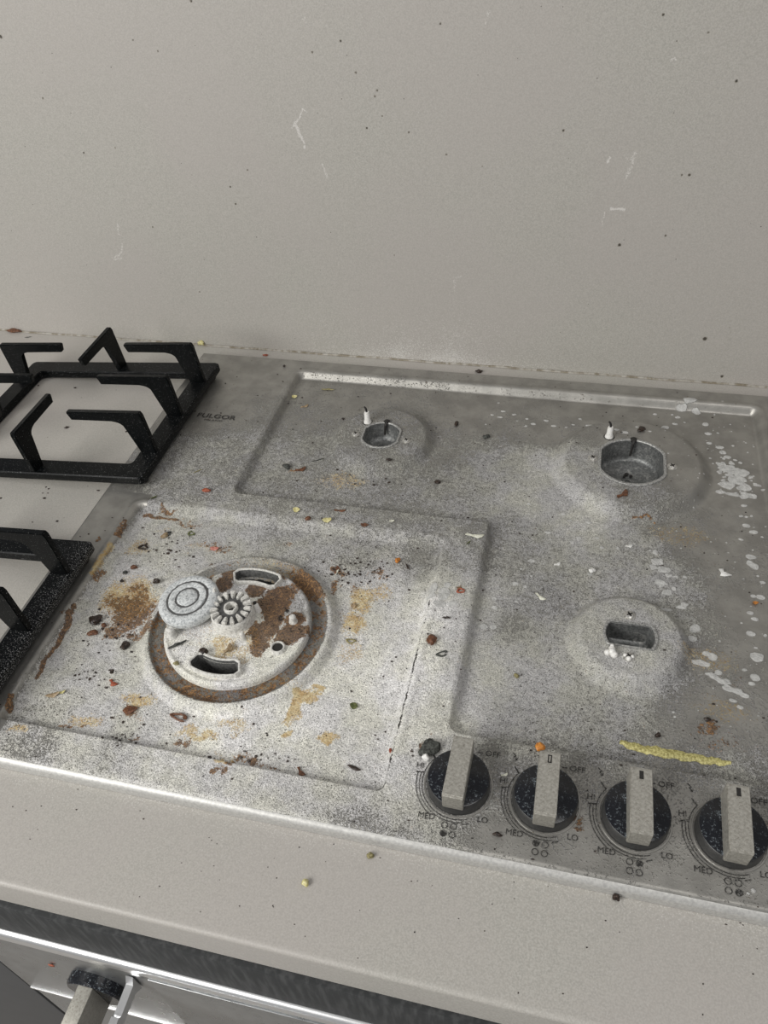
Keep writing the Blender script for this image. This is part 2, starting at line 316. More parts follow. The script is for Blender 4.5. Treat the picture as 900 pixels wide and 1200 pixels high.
# cabinet front below the worktop
cab = empty('base_cabinet', (300, 200, -930))
def add(bm, name, mat, parent, **k):
    o = from_bm(name, bm, mat, None, **k); o.parent = parent; o.matrix_parent_inverse = Matrix.Translation(-parent.location); return o
bm = bmesh.new(); box(bm, -420, 1000, YF + 22, YW - 10, -900, -81); add(bm, 'carcass', M_GAP, cab, smooth=False)
bm = bmesh.new(); box(bm, -420, 1000, YF + 4, YF + 22, -140, -80, 1); add(bm, 'rail_panel', M_SLATE, cab)
bm = bmesh.new(); box(bm, -420, 1000, YF + 9, YF + 22, -80, -45.3); add(bm, 'shadow_gap', M_GAP, cab, smooth=False)  # near-black strip puts the shade under the overhang into colour
bm = bmesh.new(); box(bm, -420, -49, YF + 2, YF + 22, -880, -170, 1); add(bm, 'door', M_CAB, cab)
bm = bmesh.new(); box(bm, -420, -49, YF + 1, YF + 22, -166, -142, 1); add(bm, 'drawer_front', M_CAB, cab)
bm = bmesh.new(); box(bm, 578, 1000, YF + 2, YF + 22, -880, -142, 1); add(bm, 'door', M_CAB, cab)
bm = bmesh.new(); box(bm, -420, 1000, YF + 60, YF + 75, -930, -900); add(bm, 'plinth', M_GAP, cab, smooth=False)
tag(cab, 'dark slate kitchen cabinet run under the worktop', 'cabinet')
# built-in oven below: steel fascia with bright top trim, one knob and the handle end in view
ov = empty('oven', (265, -60, -740))
bm = bmesh.new(); box(bm, -44, 572, YF + 1, YF + 21, -303, -150, .8); add(bm, 'fascia', M_STEEL, ov)
bm = bmesh.new()
pr = [(YF + 5 - 5 * math.cos(a), -146 + 5 * math.sin(a)) for a in np.linspace(0, math.pi / 2, 8)]
extrude_poly(bm, [(YF, -153)] + pr + [(YF + 21, -141), (YF + 21, -153)], lambda u, v, w_: (-420 + w_, u, v), 992); add(bm, 'top_trim', M_BRIGHT, ov)
bm = bmesh.new(); box(bm, -44, 572, YF + .2, YF + 20, -309, -304.5, .4); add(bm, 'lower_trim', M_BRIGHT, ov)
bm = bmesh.new(); box(bm, -44, 572, YF + 2, YF + 21, -740, -311, 1); add(bm, 'door', M_STEEL, ov)
bm = bmesh.new(); box(bm, 118, 420, YF - .6, YF + 3, -297, -158, .4); add(bm, 'display_panel', M_STEEL, ov)
bm = bmesh.new(); lathe(bm, [(0.01, 0), (24, 0), (24, -7), (22.5, -9), (0.01, -9)], seg=40)
for v in bm.verts: v.co = Vector((58 + v.co.x, YF + .8 + v.co.z, -214 + v.co.y))
ko = add(bm, 'knob', M_KBLK, ov)
bm = bmesh.new(); box(bm, 52, 65, YF - 36, YF - 8, -236, -192, 1); g = from_bm('knob_grip', bm, M_KST, ko)
g.matrix_parent_inverse = Matrix.Identity(4)
bm = bmesh.new(); extrude_poly(bm, [(YF, -164), (YF - 4, -171), (YF - 24, -172), (YF - 26, -169), (YF - 48, -169), (YF - 48, -182), (YF - 6, -182), (YF, -190)], lambda u, v, w_: (98 + w_, u, v), 6)
hb = add(bm, 'handle_bracket', M_BRIGHT, ov)
bm = bmesh.new(); box(bm, 98, 560, YF - 56, YF - 44, -184, -168, 3); add(bm, 'handle', M_BRIGHT, ov)
tag(ov, 'stainless steel built-in oven top edge and knob under the worktop', 'oven')
bm = bmesh.new(); box(bm, -1500, 2200, -2200, 620, -950, -930); tag(from_bm('floor', bm, M_FLOOR, None, False), kind='structure')

# ------------------------------------------------------------------ the hob
hob = empty('gas_hob', (275, 255, -12))
def hobpart(o, par=None):
    o.parent = par or hob
    if par is None or par is hob: o.matrix_parent_inverse = Matrix.Translation(-hob.location)
    return o
XL, XR, YB = -44.5, 600., 510.
STEP = .85
hx = np.arange(XL, XR + STEP, STEP); hy = np.arange(-.8, YB + STEP, STEP)
def sdbox(X, Y, x0, x1, y0, y1, r):
    cx, cy = (x0 + x1) / 2, (y0 + y1) / 2; qx = np.abs(X - cx) - (x1 - x0) / 2 + r; qy = np.abs(Y - cy) - (y1 - y0) / 2 + r
    return np.hypot(np.maximum(qx, 0), np.maximum(qy, 0)) + np.minimum(np.maximum(qx, qy), 0) - r
W0 = (-5, 285, 26, 259); LW = ((77.7, 557.7, 285.2, 488.6), (317.5, 557.7, 77.6, 488.6))
DOMES = dict(TL=(198., 386., 43., 54.), TR=(436.5, 384., 60., 73.), BR=(437.5, 180.5, 36., 46.))
CUPS = dict(TL=(198., 386., 19., 17.2, 0), TR=(437., 382., 31., 27.8, 0), BR=(437.5, 180.5, 18., 10.5, 90))
WK = (141., 138.)
def height(X, Y):
    dl = np.minimum(sdbox(X, Y, *LW[0], 9), sdbox(X, Y, *LW[1], 9)); dw = sdbox(X, Y, *W0, 7)
    z = np.zeros_like(X)
    bead = lambda d: .9 * np.exp(-((d - 2.5) / 2.6) ** 2)
    wl = 6.6 - 3.2 * np.maximum(1 - ss(85, 110, Y), np.where(X < 325, 1 - ss(8, 26, np.abs(Y - 285)), 0)); ww = 6.4 - 3.2 * (1 - ss(34, 70, Y))
    for d, dep, wd in ((dl, 7.2, wl), (dw, 6.2, ww)): z = z - dep * ss(0, 1, -d / wd) + bead(d) * ss(-2, 1, d) * ss(3.4, 6.4, wd)
    for cx, cy, r0, r1 in DOMES.values():
        r = np.hypot(X - cx, Y - cy); z = z + 10. * (1 - ss(r0 - 1, r1 + 1, r))
    r = np.hypot(X - WK[0], Y - WK[1])
    z = z + 6.4 * (1 - ss(72.5, 80, r)) - 2.6 * (1 - ss(66.5, 70.5, r))
    # corroded crust relief, softened edges of the sheet
    z = z + .35 * (vnoise(X, Y, 3.2, 40, 2) - .5) * np.clip(crustk(X, Y), 0, 1) + .18 * (vnoise(X, Y, 45, 8, 2) - .5)
    e = np.minimum(np.minimum(X - XL, XR - X), np.minimum(Y + .8, YB - Y)); z = z - 1.4 * (1 - np.clip(e / 2.2, 0, 1)) ** 2
    return z
# control points read off the photograph: pixel, salt coverage, salt brightness (steel sheen at the front left rim)
CTRL = np.array([(60,800,.62,.42),(100,860,.7,.45),(150,700,.72,.5),(250,860,.92,.62),(350,900,.8,.46),(400,870,.88,.50),(430,780,.93,.60),(480,800,.92,.62),(440,690,.62,.45),
 (500,650,.42,.27),(420,640,.48,.3),(250,620,.6,.35),(330,630,.5,.32),(180,620,.68,.42),(130,650,.68,.45),(350,850,.95,.60),(540,690,.62,.42),(548,645,.5,.32),(510,720,.92,.62),(505,790,.92,.62),(500,850,.88,.56),
 (480,900,.82,.5),(565,622,.48,.31),(50,870,.42,.42),(130,880,.5,.42),(200,905,.62,.5),(250,920,.6,.46),(350,950,.55,.42),(430,965,.42,.36),(600,1000,.28,.26),(800,1045,.2,.24),(700,985,.28,.26),(590,890,.42,.3),(690,930,.38,.27),(800,970,.3,.26),  # front left rim points paint the clean steel's reflection as pale coverage
 (890,1000,.3,.25),(300,560,.5,.3),(320,530,.55,.32),(400,560,.52,.31),(450,580,.5,.3),(330,480,.42,.26),(380,450,.3,.24),(450,455,.28,.22),(550,470,.22,.22),(520,530,.46,.28),(580,545,.6,.33),(620,580,.78,.42),(600,610,.55,.32),
 (690,600,.85,.48),(640,540,.75,.44),(640,500,.3,.25),(740,620,.62,.36),(560,700,.72,.42),(600,650,.52,.31),(560,790,.85,.46),(605,720,.5,.3),(650,700,.52,.3),(600,830,.62,.36),(700,850,.55,.33),(790,860,.42,.27),(850,810,.34,.27),
 (885,720,.12,.25),(845,640,.26,.24),(800,625,.36,.25),(850,560,.03,.3),(870,500,.02,.3),(800,480,.03,.3),(700,475,.1,.22),(720,680,.6,.36),(780,670,.55,.34),(260,450,.03,.3),(240,480,.22,.3),(230,530,.50,.33),(300,600,.5,.33),
 (400,600,.5,.33),(450,612,.5,.32),(300,430,.03,.3),(420,430,.12,.22),(600,442,.15,.22),(800,455,.04,.3),(210,565,.5,.33),(130,600,.2,.24),(70,760,.62,.42),(30,830,.5,.36),(110,700,.62,.44),(445,540,.5,.29),(400,520,.5,.28),(470,490,.42,.25),
 (675,540,.62,.34),(690,505,.35,.26),(750,585,.5,.28),(800,540,.08,.25),(800,500,.04,.3),(740,775,.8,.45),(700,730,.72,.42),(780,740,.68,.38),(650,770,.68,.4),(840,760,.4,.28),(880,840,.35,.27),(890,900,.5,.34),(600,870,.6,.36),(330,590,.5,.33)], float)
cpos = np.array([S(a, b) for a, b in CTRL[:, :2]])
def ctrl(X, Y):
    num = np.zeros(X.shape + (2,), 'f4'); den = np.zeros(X.shape, 'f4')
    wx = (X + 9 * (vnoise(X, Y, 22, 61, 2) - .5) * 2).astype('f4'); wy = (Y + 9 * (vnoise(X, Y, 22, 71, 2) - .5) * 2).astype('f4')
    for (x, y), c in zip(cpos, CTRL[:, 2:]):
        w_ = 1 / ((wx - np.float32(x)) ** 2 + (wy - np.float32(y)) ** 2 + np.float32(60)) ** 1.6
        den += w_; num[..., 0] += w_ * np.float32(c[0]); num[..., 1] += w_ * np.float32(c[1])
    return num[..., 0] / den, num[..., 1] / den
HX, HY = np.meshgrid(hx, hy, indexing='ij')
COV, BRI = ctrl(HX, HY)
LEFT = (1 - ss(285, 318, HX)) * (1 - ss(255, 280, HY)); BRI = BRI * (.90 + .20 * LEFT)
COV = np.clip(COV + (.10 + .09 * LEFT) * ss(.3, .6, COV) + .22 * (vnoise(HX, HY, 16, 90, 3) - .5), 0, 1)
def crustk(X, Y):
    if X.shape == COV.shape: return COV
    return np.full_like(X, .5)
RUST = np.zeros_like(HX); YEL = RUST.copy(); CHAR_SHADE = RUST.copy(); BLO = RUST.copy()
wx = 8 * (vnoise(HX, HY, 9, 33, 3) - .5) * 2; wy = 8 * (vnoise(HX, HY, 9, 44, 3) - .5) * 2
def spot(arr, px, py, rx, ry=None, k=1., z=-4, warp=1.):
    x, y = S(px, py, z); ry = ry or rx
    d = np.sqrt(((HX + wx * warp - x) / rx) ** 2 + ((HY + wy * warp - y) / ry) ** 2)
    np.maximum(arr, k * (1 - ss(.35, 1.25, d)), out=arr)
def line(arr, pts, r, k, z=-2):
    stroke(arr, HX + wx * .35, HY + wy * .35, [S(*p, z) for p in pts], r, k)
for a in [(152,716,24,22,.62),(135,705,14,10,.55),(160,690,12,8,.5),(390,685,5,12,.5),(150,835,12,6,.45),(300,895,14,3,.5),(90,850,16,2,.45),(215,870,12,4,.42),(250,640,30,6,.36),(168,740,10,14,.6),(150,722,17,16,.62),(135,735,15,12,.62),(165,700,10,12,.5),(150,748,9,6,.6),(140,700,12,10,.48),(150,832,8,5,.6),(300,893,9,4,.62),(270,893,5,3,.5),(262,905,5,4,.5),(285,886,8,4,.5),(415,690,7,8,.42),(445,672,13,7,.38),
          (395,668,8,6,.6),(402,720,5,10,.3),(343,548,5,3,.45),(830,850,9,6,.48),(755,609,12,1.6,.75),(728,609,7,1.3,.5),(680,968,5,5,.5),(896,985,6,8,.5),(502,877,4,9,.5),(250,660,6,4,.42),(220,612,14,4,.4),(330,638,20,4,.3),(258,908,6,3,.5),
          (195,600,10,2.2,.55),(115,635,4,3,.6),(860,800,10,6,.3),(850,870,25,6,.28),(206,663,5,4,.4),(540,692,4,3,.5),(505,750,4,4,.5),(160,860,9,3,.4),(445,500,2,2,.4),(404,548,1.6,1.6,.6),(245,493,4,3,.35),(75,722,5,3,.4),(318,900,7,3,.5)]:
    spot(RUST, *a[:2], a[2], a[3], a[4])
line(RUST, [(86, 712), (70, 742), (52, 770), (42, 790)], 1.7, .7); line(RUST, [(148, 612), (138, 628)], 2.2, .6); line(RUST, [(168, 600), (205, 606)], 2.0, .6); line(RUST, [(14, 815), (8, 830)], 2.5, .6)
line(RUST, [(120, 668), (112, 676)], 3, .5); line(YEL, [(130, 640), (110, 672)], 3, .7); line(RUST, [(170, 668), (168, 760)], 0.1, 0)
for a in [(352,815,9,5,.85),(340,832,5,11,.85),(370,808,8,4,.75),(383,868,7,6,.7),(337,858,4,5,.7),(425,700,12,18,.55),(415,730,9,12,.6),(445,690,12,8,.45),(100,845,12,6,.5),(165,820,14,8,.55),(230,860,14,5,.55),(270,850,16,6,.45),(320,800,20,8,.35),
          (160,640,14,10,.42),(230,640,18,6,.3),(410,760,12,12,.35),(28,855,6,6,.5),(260,890,7,4,.6),(190,620,12,5,.3),(745,560,7,4,.3),(830,770,20,12,.42),(800,625,30,12,.38),(400,560,26,12,.36),(850,830,20,12,.38),(150,700,26,24,.6)]:
    spot(YEL, *a[:2], a[2] * 1.2, a[3] * 1.2, a[4] * (1.25 if a[0] < 500 else 1.))
for a in [(112,727,4,4,.5),(150,745,5,4,.4),(225,625,5,3,.5),(170,640,5,3,.4),(195,628,5,3,.5),(440,668,4,2,.5),(395,668,4,3,.5),(152,832,5,3,.6),(300,893,4,1.5,.4),(130,857,4,1,.6),(150,862,8,1,.6),(740,609,5,.8,.6),(835,846,2.4,1.2,.8),(535,890,.1,.1,0),(512,716,2,4,.5),(640,960,3,1,.4)]:
    spot(CHAR_SHADE, *a[:2], a[2], a[3], a[4])
# darker grime around the wok ring (brown flat), rust on the right hand side
rr = np.hypot(HX - WK[0], HY - WK[1]); ang = np.degrees(np.arctan2(HY - WK[1], HX - WK[0]))
ring = ss(56, 58, rr) * (1 - ss(69, 71.5, rr)); lightarc = np.exp(-((ang - 100) / 40) ** 2)
RUST = np.maximum(RUST, ring * (.40 - .28 * lightarc + .5 * (vnoise(HX, HY, 12, 19) - .5)))
CHAR_SHADE = np.maximum(CHAR_SHADE, ring * .22 * np.exp(-((ang - 30) / 45) ** 2)); RUST = np.maximum(RUST, ss(58, 60, rr) * (1 - ss(72, 76, rr)) * .8 * np.exp(-((ang - 52) / 20) ** 2))
YEL = np.maximum(YEL, (1 - ss(70, 82, rr)) * .4 * np.exp(-((ang - 70) / 50) ** 2))
dwl = sdbox(HX, HY, *W0, 7); COV = np.where((HX < 4) & (HY < 270), COV * (1 - .75 * ss(-5, 0, dwl)), COV)
COV = np.where(rr < 72, .78, COV); BRI = np.where(rr < 70.5, .15 + .16 * lightarc, BRI)
COV = COV * (1 - .25 * ((rr > 70) & (rr < 79) & (ang > 150)))
# splashes of dried white drops
drops = [(690,497,4,2.4),(680,489,2.2,1.6),(640,491,3.2,1.8),(649,497,3.4,2.2),(625,495,3.2,2),(617,489,2,1.5),(603,484,3,1.8),(586,487,3.4,1.8),(590,480,3,1.6),(577,484,2.6,1.5),(584,470,1.6,1.3),(606,491,1.5,1.2),(570,495,1.5,1.2),(616,497,2,1.4),(664,499,2,1.3),(672,496,2,1.2),(700,500,4.5,1.5),
 (722,511,3,2),(731,514,4,2.4),(745,508,1.8,1.4),(760,513,2.2,1.2),(768,483,2.4,1.8),(788,484,1.7,1.3),(795,487,3.2,2.4),(780,499,4.4,2.8),(792,495,3,2),(803,493,1.6,1.2),(808,474,7.5,4.5),(800,478,6,4),(817,481,5,4),(827,495,3.6,3.4),(831,506,3.6,2.6),(832,517,3.2,2.2),(842,505,1.6,1.3),(844,522,4.4,3),(848,528,4,3.4),(853,534,4,3),(858,541,3,2.2),(842,541,3,1.8),
 (868,540,2,2),(862,537,2.2,1.6),(855,548,9,6),(870,552,8,6),(864,560,10,7),(852,566,8,5),(873,570,8,5.5),(880,580,6,3.6),(846,575,5,2.6),(860,577,8,3),(888,567,4,2),(895,572,2,1.4),(872,590,3,2),(870,603,2.4,1.6),(876,604,1.6,1.4),(882,603,1.6,1.4),(875,614,4,2.8),(883,621,5,3),(869,630,2.2,1.6),(894,627,1.4,1.2),(860,520,1.8,1.3),(838,484,1.6,1.4),(846,475,1.5,1.3),(833,535,1.6,1.2),
 (881,651,4.6,3.2),(884,662,5,3.4),(879,658,3,4),(895,681,2.6,1.8),(889,673,1.4,1.2),(884,697,2.4,2),(893,698,4,3),(880,716,3,2),(885,723,3.4,2),(881,740,4,3),(888,769,5,5),(887,757,1.6,1.4),(898,743,1.6,1.6),(803,674,2.2,1.6),(793,674,2.6,1.8),(862,628,.1,.1),(873,783,2.2,1.6),(886,792,4,3.4),(882,799,3,2),(776,590,.1,.1),
 (772,655,7,6),(778,665,7,5),(768,645,3,4),(784,672,4,3),(775,682,6,5),(782,692,5,3),(790,688,3,2.6),(766,662,4,4),(740,637,3,2),(724,640,2,2),(623,655,4,3),(611,664,1.8,1.8),(623,673,2.2,2),(604,682,3.2,3),(615,685,2.4,2.2),(594,712,1.8,1.5),(606,703,2,2.2),(580,710,3.4,3),(567,732,4.2,3.6),(578,733,3,2.6),(580,700,3,2.4),(643,622,3.6,2.6),(678,628,3.4,3),(670,633,3,2.4),
 (815,735,4.5,4),(812,746,4.2,3.4),(798,709,5,3),(803,706,3,2),(782,713,5,3),(828,764,3,2.6),(836,768,4,4),(822,775,6,3),(840,792,5,3),(850,797,6,3.4),(858,801,6,3),(868,803,5,2.6),(876,808,4,2.4),(833,788,5,2),(843,786,3,2.4),(862,814,3,2),(870,822,2.6,2),(520,700,6,7),(508,693,4,6),(516,712,5,4),(505,702,4,4),(530,712,4,3),(524,690,3,3),
 (620,588,2.6,2),(700,585,.1,.1),(660,600,3,2),(668,608,3,2.2),(690,610,4,2),(645,630,2.4,1.6),(692,671,3,2),(883,1043,1.8,1.5),(877,1046,1.3,1),(608,473,.1,.1),(590,907,2,1.4),(700,628,3,1.6),(706,640,3,2)]
for px, py, rx, ry in drops:
    x, y = S(px, py, -5 if py < 800 else 0); d = np.sqrt(((HX + wx * (.13 if rx < 4.5 else .32) - x) / rx) ** 2 + ((HY + wy * (.13 if rx < 4.5 else .32) - y) / ry) ** 2); np.maximum(BLO, 1 - ss(.55, 1.2, d), out=BLO)
BLO *= np.where((HX < 475) & (HY < 420) & (HX > 320) & (HY > 60), .62, 1.)
for _ in range(46):
    px, py = rng.uniform(842, 888), 0; py = 545 + (px - 842) * .75 + rng.normal(0, 9); x, y = S(px, py, -6); rad = rng.uniform(.8, 2.6)
    d = np.sqrt(((HX + wx * .2 - x) / (rad * 1.3)) ** 2 + ((HY + wy * .2 - y) / rad) ** 2); np.maximum(BLO, 1 - ss(.55, 1.2, d), out=BLO)
# extra random small drops round the right hand corner
for _ in range(150):
    t = rng.random(); x = 430 + 120 * rng.random() ** .6; y = 120 + 350 * rng.random(); rad = .4 + .7 * rng.random()
    i0, i1 = np.searchsorted(hx, (x - 3, x + 3)); j0, j1 = np.searchsorted(hy, (y - 3, y + 3))
    d = np.hypot(HX[i0:i1, j0:j1] - x, HY[i0:i1, j0:j1] - y); BLO[i0:i1, j0:j1] = np.maximum(BLO[i0:i1, j0:j1], 1 - ss(rad * .6, rad * 1.2, d))
HZ = height(HX, HY); HZ += BLO * .25
# dark lines painted at the left well's foot; front crease shade put into colour
dwell = sdbox(HX, HY, *W0, 7)
foot = np.exp(-((dwell + .9) / 1.1) ** 2); CHAR_SHADE = np.maximum(CHAR_SHADE, foot * ((HY < 30) * .42 + (HX > 280) * .62 * (HY < 200)) * (.6 + .7 * vnoise(HX, HY, 14, 12)))
def Hat(x, y):
    i = int(np.clip((x - XL) / STEP, 0, len(hx) - 1)); j = int(np.clip((y + .8) / STEP, 0, len(hy) - 1))
    if XL < x < XR and -.8 < y < YB: return float(HZ[i, j])
    return ZC
def incup(X, Y, c, grow=0):
    cx, cy, r, fl, rot = c; dx, dy = X - cx, Y - cy
    if rot: dx, dy = dy, dx
    return (np.hypot(dx, dy) < r + grow) & (np.abs(dx) < fl + grow)
def keep(U, V):
    k = np.ones(U.shape, bool)
    for c in CUPS.values(): k &= ~incup(U + STEP / 2, V + STEP / 2, c, -.3)
    k &= ~(np.hypot(U - WK[0], V - WK[1]) < 50)
    return k
top = grid_mesh('hob_top', hx, hy, lambda U, V: (U, V, HZ), dict(cov=COV, bright=BRI, rust=RUST, yellow=YEL, char_shade=CHAR_SHADE, blob=BLO), M_HOB, keep=keep)
hobpart(top); tag(top, 'pressed steel hob top stained with salt, rust and white drops')
# turned-down bevelled edge
s = NT('edge_steel'); n = s.noise(.5, 3, .6); ed = s.mix(s.rng(n, .3, .7), (.46, .455, .44), (.60, .595, .57)); M_EDGE = s.out(ed, .5, .4)  # paler than the hob sheet, bevel highlight put into the colour
bm = bmesh.new()
prof = [(0, -1.2), (-1.6, -1.8), (-3.2, -3.6), (-3.6, -5), (-3.4, -11.6), (2, -11.6)]
loops = []
for off, z in prof:
    x0, x1, y0, y1 = XL + off * .3 , XR + 0 - off, -.8 + off * 1., YB - off * .5
    rr_ = 3
    ring = []
    for cx, cy, a0 in ((x1 - rr_, y1 - rr_, 0), (x0 + rr_, y1 - rr_, 90), (x0 + rr_, y0 + rr_, 180), (x1 - rr_, y0 + rr_, 270)):
        for k in range(5): a = math.radians(a0 + k * 22.5); ring.append(bm.verts.new((cx + rr_ * math.cos(a), cy + rr_ * math.sin(a), z)))
    loops.append(ring)
for a, b in zip(loops, loops[1:]):
    for i in range(len(a)): bm.faces.new([a[i], a[(i + 1) % len(a)], b[(i + 1) % len(a)], b[i]])
hobpart(from_bm('edge', bm, M_EDGE))

# ---- burner cups
def cupshape(c):
    cx, cy, r, fl, rot = c
    def f(a, q):
        rr = q * r; k = fl / r * rr; x, y = rr * math.cos(a), rr * math.sin(a); x = max(-k, min(k, x))
        return (y, x) if rot else (x, y)
    return f
def cup(c, depth, ztop, floor_r, rw, holes=True):
    cx, cy, r, fl, rot = c; f = cupshape(c)
    bm = bmesh.new(); q = lambda mm: 1 + mm / r
    lathe(bm, [(q(rw + .6), ztop - 2.4), (q(rw + .5), ztop - .4), (q(rw), ztop), (q(.2), ztop), (q(-.4), ztop - .7), (q(-.6), ztop - 3)], cx, cy, 72, f)
    rim = hobpart(from_bm('burner_cup', bm, M_RIM))
    bm = bmesh.new()
    lathe(bm, [(q(-.5), ztop - .8), (q(-1.4), ztop - depth * .8), (floor_r + .07, ztop - depth * .95), (floor_r, ztop - depth), (floor_r * .55, ztop - depth), (floor_r * .5, ztop - depth - 1.2), (.02, ztop - depth - 1.2)], cx, cy, 72, f)
    b = hobpart(from_bm('bowl', bm, M_CUP, angle=60), rim); return rim
ztop = {k: Hat(CUPS[k][0] + CUPS[k][2] + 4, CUPS[k][1] + 4) + 1.5 for k in CUPS}
rTR = cup(CUPS['TR'], 23, ztop['TR'], .84, 2.1); rTL = cup(CUPS['TL'], 19, ztop['TL'], .7, 1.6); rBR = cup(CUPS['BR'], 19, ztop['BR'], .8, 1.4)
# black discs painting the dark of holes, gas jet on the visible cup floor
for (dx, dy, r_) in ((2, 7, 2.0), (6, 5, 1.6), (0, 3.5, 1.3)):
    bm = bmesh.new(); lathe(bm, [(r_, .0), (r_, .5), (.02, .5)], CUPS['TR'][0] + dx - 4, CUPS['TR'][1] + dy, 14)
    for v in bm.verts: v.co.z += ztop['TR'] - 23
    hobpart(from_bm('hole', bm, M_BLACK), rTR)
bm = bmesh.new(); lathe(bm, [(4.2, 0), (4.2, 1.6), (2.4, 1.8), (2.2, .6), (.02, .6)], CUPS['TR'][0] - 1, CUPS['TR'][1] - 4, 20)
for v in bm.verts: v.co.z += ztop['TR'] - 24.2
hobpart(from_bm('gas_jet', bm, M_CUP), rTR)

def screw(x, y, r, par=None):
    z = Hat(x, y); bm = bmesh.new()
    lathe(bm, [(r * 1.25, -.6), (r * 1.25, .3), (r, .4), (r * .98, 1.2), (r * .7, 1.9), (r * .35, 2.0), (r * .3, 1.1), (.02, 1.1)], 0, 0, 20)
    o = hobpart(from_bm('screw', bm, M_SCREW)); o.location = (x * MM, y * MM, z * MM)
    bm = bmesh.new()
    for a in (.5, .5 + math.pi / 2):
        c_, s_ = math.cos(a) * r * .62, math.sin(a) * r * .62; n_ = Vector((-math.sin(a), math.cos(a), 0)) * r * .14
        vs = [bm.verts.new(Vector((sx * c_, sx * s_, zz)) + sn * n_) for sx in (-1, 1) for sn in (-1, 1) for zz in (1.6, 2.12)]
        bmesh.ops.convex_hull(bm, input=vs)
    from_bm('cross_recess', bm, M_BLACK, o, False); return o
for x, y, r in ((401.7, 382, 3.7), (472.2, 381, 3.7), (172.2, 384, 3.3), (224.3, 381.5, 3.3), (436.6, 199.5, 3.7), (436.6, 160.5, 3.4)): screw(x, y, r)

def igniter(x, y, h, par, broken=False):
    z = Hat(x, y) - .3; bm = bmesh.new()
    lathe(bm, [(5.2, -.1), (5.2, .4), (.02, .4)], 0, 0, 20); hole = from_bm('hole', bm, M_BLACK)
    bm = bmesh.new(); lathe(bm, [(4.1, 0), (4.0, 1.6), (3.0, 3.4), (2.7, h - 1.4), (2.1, h), (.02, h)], 0, 0, 20); 
    o = hobpart(from_bm('igniter', bm, M_CER)); o.location = (x * MM, y * MM, z * MM); hole.parent = o
    bm = bmesh.new(); tube(bm, [(0, 0, h - 1), (-.2, 0, h + 1.5), (-.8, .4, h + 3.6), (-2.3, .8, h + 5.2)], 1.15, 8, [1, 1, .9, .7]); from_bm('electrode', bm, M_BLACK, o)
igniter(179.5, 405, 13.5, None); igniter(415.5, 416.5, 12.5, None)
# broken igniter of the small front burner: white lump
def lump(name, x, y, z, sizes, mat, par=None):
    bm = bmesh.new()
    for dx, dy, dz, r in sizes:
        g = bmesh.ops.create_icosphere(bm, subdivisions=3, radius=r)
        for v in g['verts']: v.co = v.co * (1 + .13 * (random.random() - .5)) + Vector((dx, dy, dz))
    o = hobpart(from_bm(name, bm, mat, angle=80), par); o.location = (x * MM, y * MM, z * MM); return o
lump('igniter', 424.5, 161.5, Hat(424, 161), [(0, 3, 1.5, 2.4), (-3, -.5, 1.2, 2.4), (1.8, -1.8, 1.3, 2.7), (0, 0, 2.2, 2.8), (0, 5, 2.5, 1.5)], M_CER)['label'] = 'stub of broken white igniter'
lump('salt_lump', 436.5, 160, Hat(436, 160), [(-2.5, 1, 1, 1.5), (0, -1.5, 1, 1.9), (2.5, .5, 1, 1.5)], M_CER)['label'] = 'white salt crust on the screw'
# thermocouples
for x, y, k, dn in ((438, 413.5, 'TR', 13), (199, 406.5, 'TL', 10)):
    z = Hat(x, y); bm = bmesh.new()
    tube(bm, [(0, 1.5, 1.2), (0, -2.5, 1.6), (-.2, -4.6, .5), (-1.2, -6.2, -dn)], 1.7, 10, [1, 1, .8, .7]); lathe(bm, [(3.4, -.3), (3.4, 1.2), (2.2, 2.4), (.02, 2.6)], 0, 1, 16)
    o = hobpart(from_bm('thermocouple', bm, M_BLACK)); o.location = (x * MM, y * MM, z * MM)

# ---- wok burner plate
ZP = 3.2
SL1 = (0, 47.5, 19.5, 6.0, 1); SL2 = (-1.5, -44, 19.5, 6.2, -1)       # curved slots: centre, half length, half width
def slot_outline(sl, grow=0, n=10):
    cx, cy, hl, hw, sg = sl; Rr = abs(cy); pts = []
    a0 = math.atan2(cy, cx if cx else 1e-6); da = (hl + grow) / Rr
    for k in range(n + 1): a = a0 - da + 2 * da * k / n; pts.append(((Rr + hw + grow) * math.cos(a), (Rr + hw + grow) * math.sin(a)))
    for k in range(n + 1): a = a0 + da - 2 * da * k / n; pts.append(((Rr - hw - grow) * math.cos(a), (Rr - hw - grow) * math.sin(a)))
    # round the corners a little
    out = []
    for i, p in enumerate(pts):
        q0, q1 = pts[i - 1], pts[(i + 1) % len(pts)]; out.append((p[0] * .6 + .2 * (q0[0] + q1[0]), p[1] * .6 + .2 * (q0[1] + q1[1])))
    return out
def insl(X, Y, sl, grow=-.4):
    cx, cy, hl, hw, sg = sl; Rr = abs(cy); r = np.hypot(X, Y); a = np.arctan2(Y, X) - math.atan2(cy, cx if cx else 1e-6)
    a = (a + math.pi) % (2 * math.pi) - math.pi; return (np.abs(r - Rr) < hw + grow) & (np.abs(a) * Rr < hl + grow)
TUBE = (39.5, -17.5, 5.0)
nr, na = 120, 420
rs = np.concatenate([np.linspace(.3, 56.8, nr), [57.4, 57.8, 58.0, 58.0]]); an = np.linspace(0, 2 * math.pi, na + 1)
def plate_pos(Rr, A):
    X = Rr * np.cos(A); Y = Rr * np.sin(A)
    Z = ZP + 1.1 * np.exp(-((Rr - 55.6) / 1.7) ** 2) + .5 * (vnoise(X, Y, 4, 51, 3) - .5) + 1.6 * (1 - ss(18, 30, np.hypot(X + 6, Y - 2)))
    Z = np.where(Rr > 57.2, ZP - (Rr - 57.2) * 2.2, Z); Z[-1, :] = -3.8
    return X + WK[0], Y + WK[1], Z
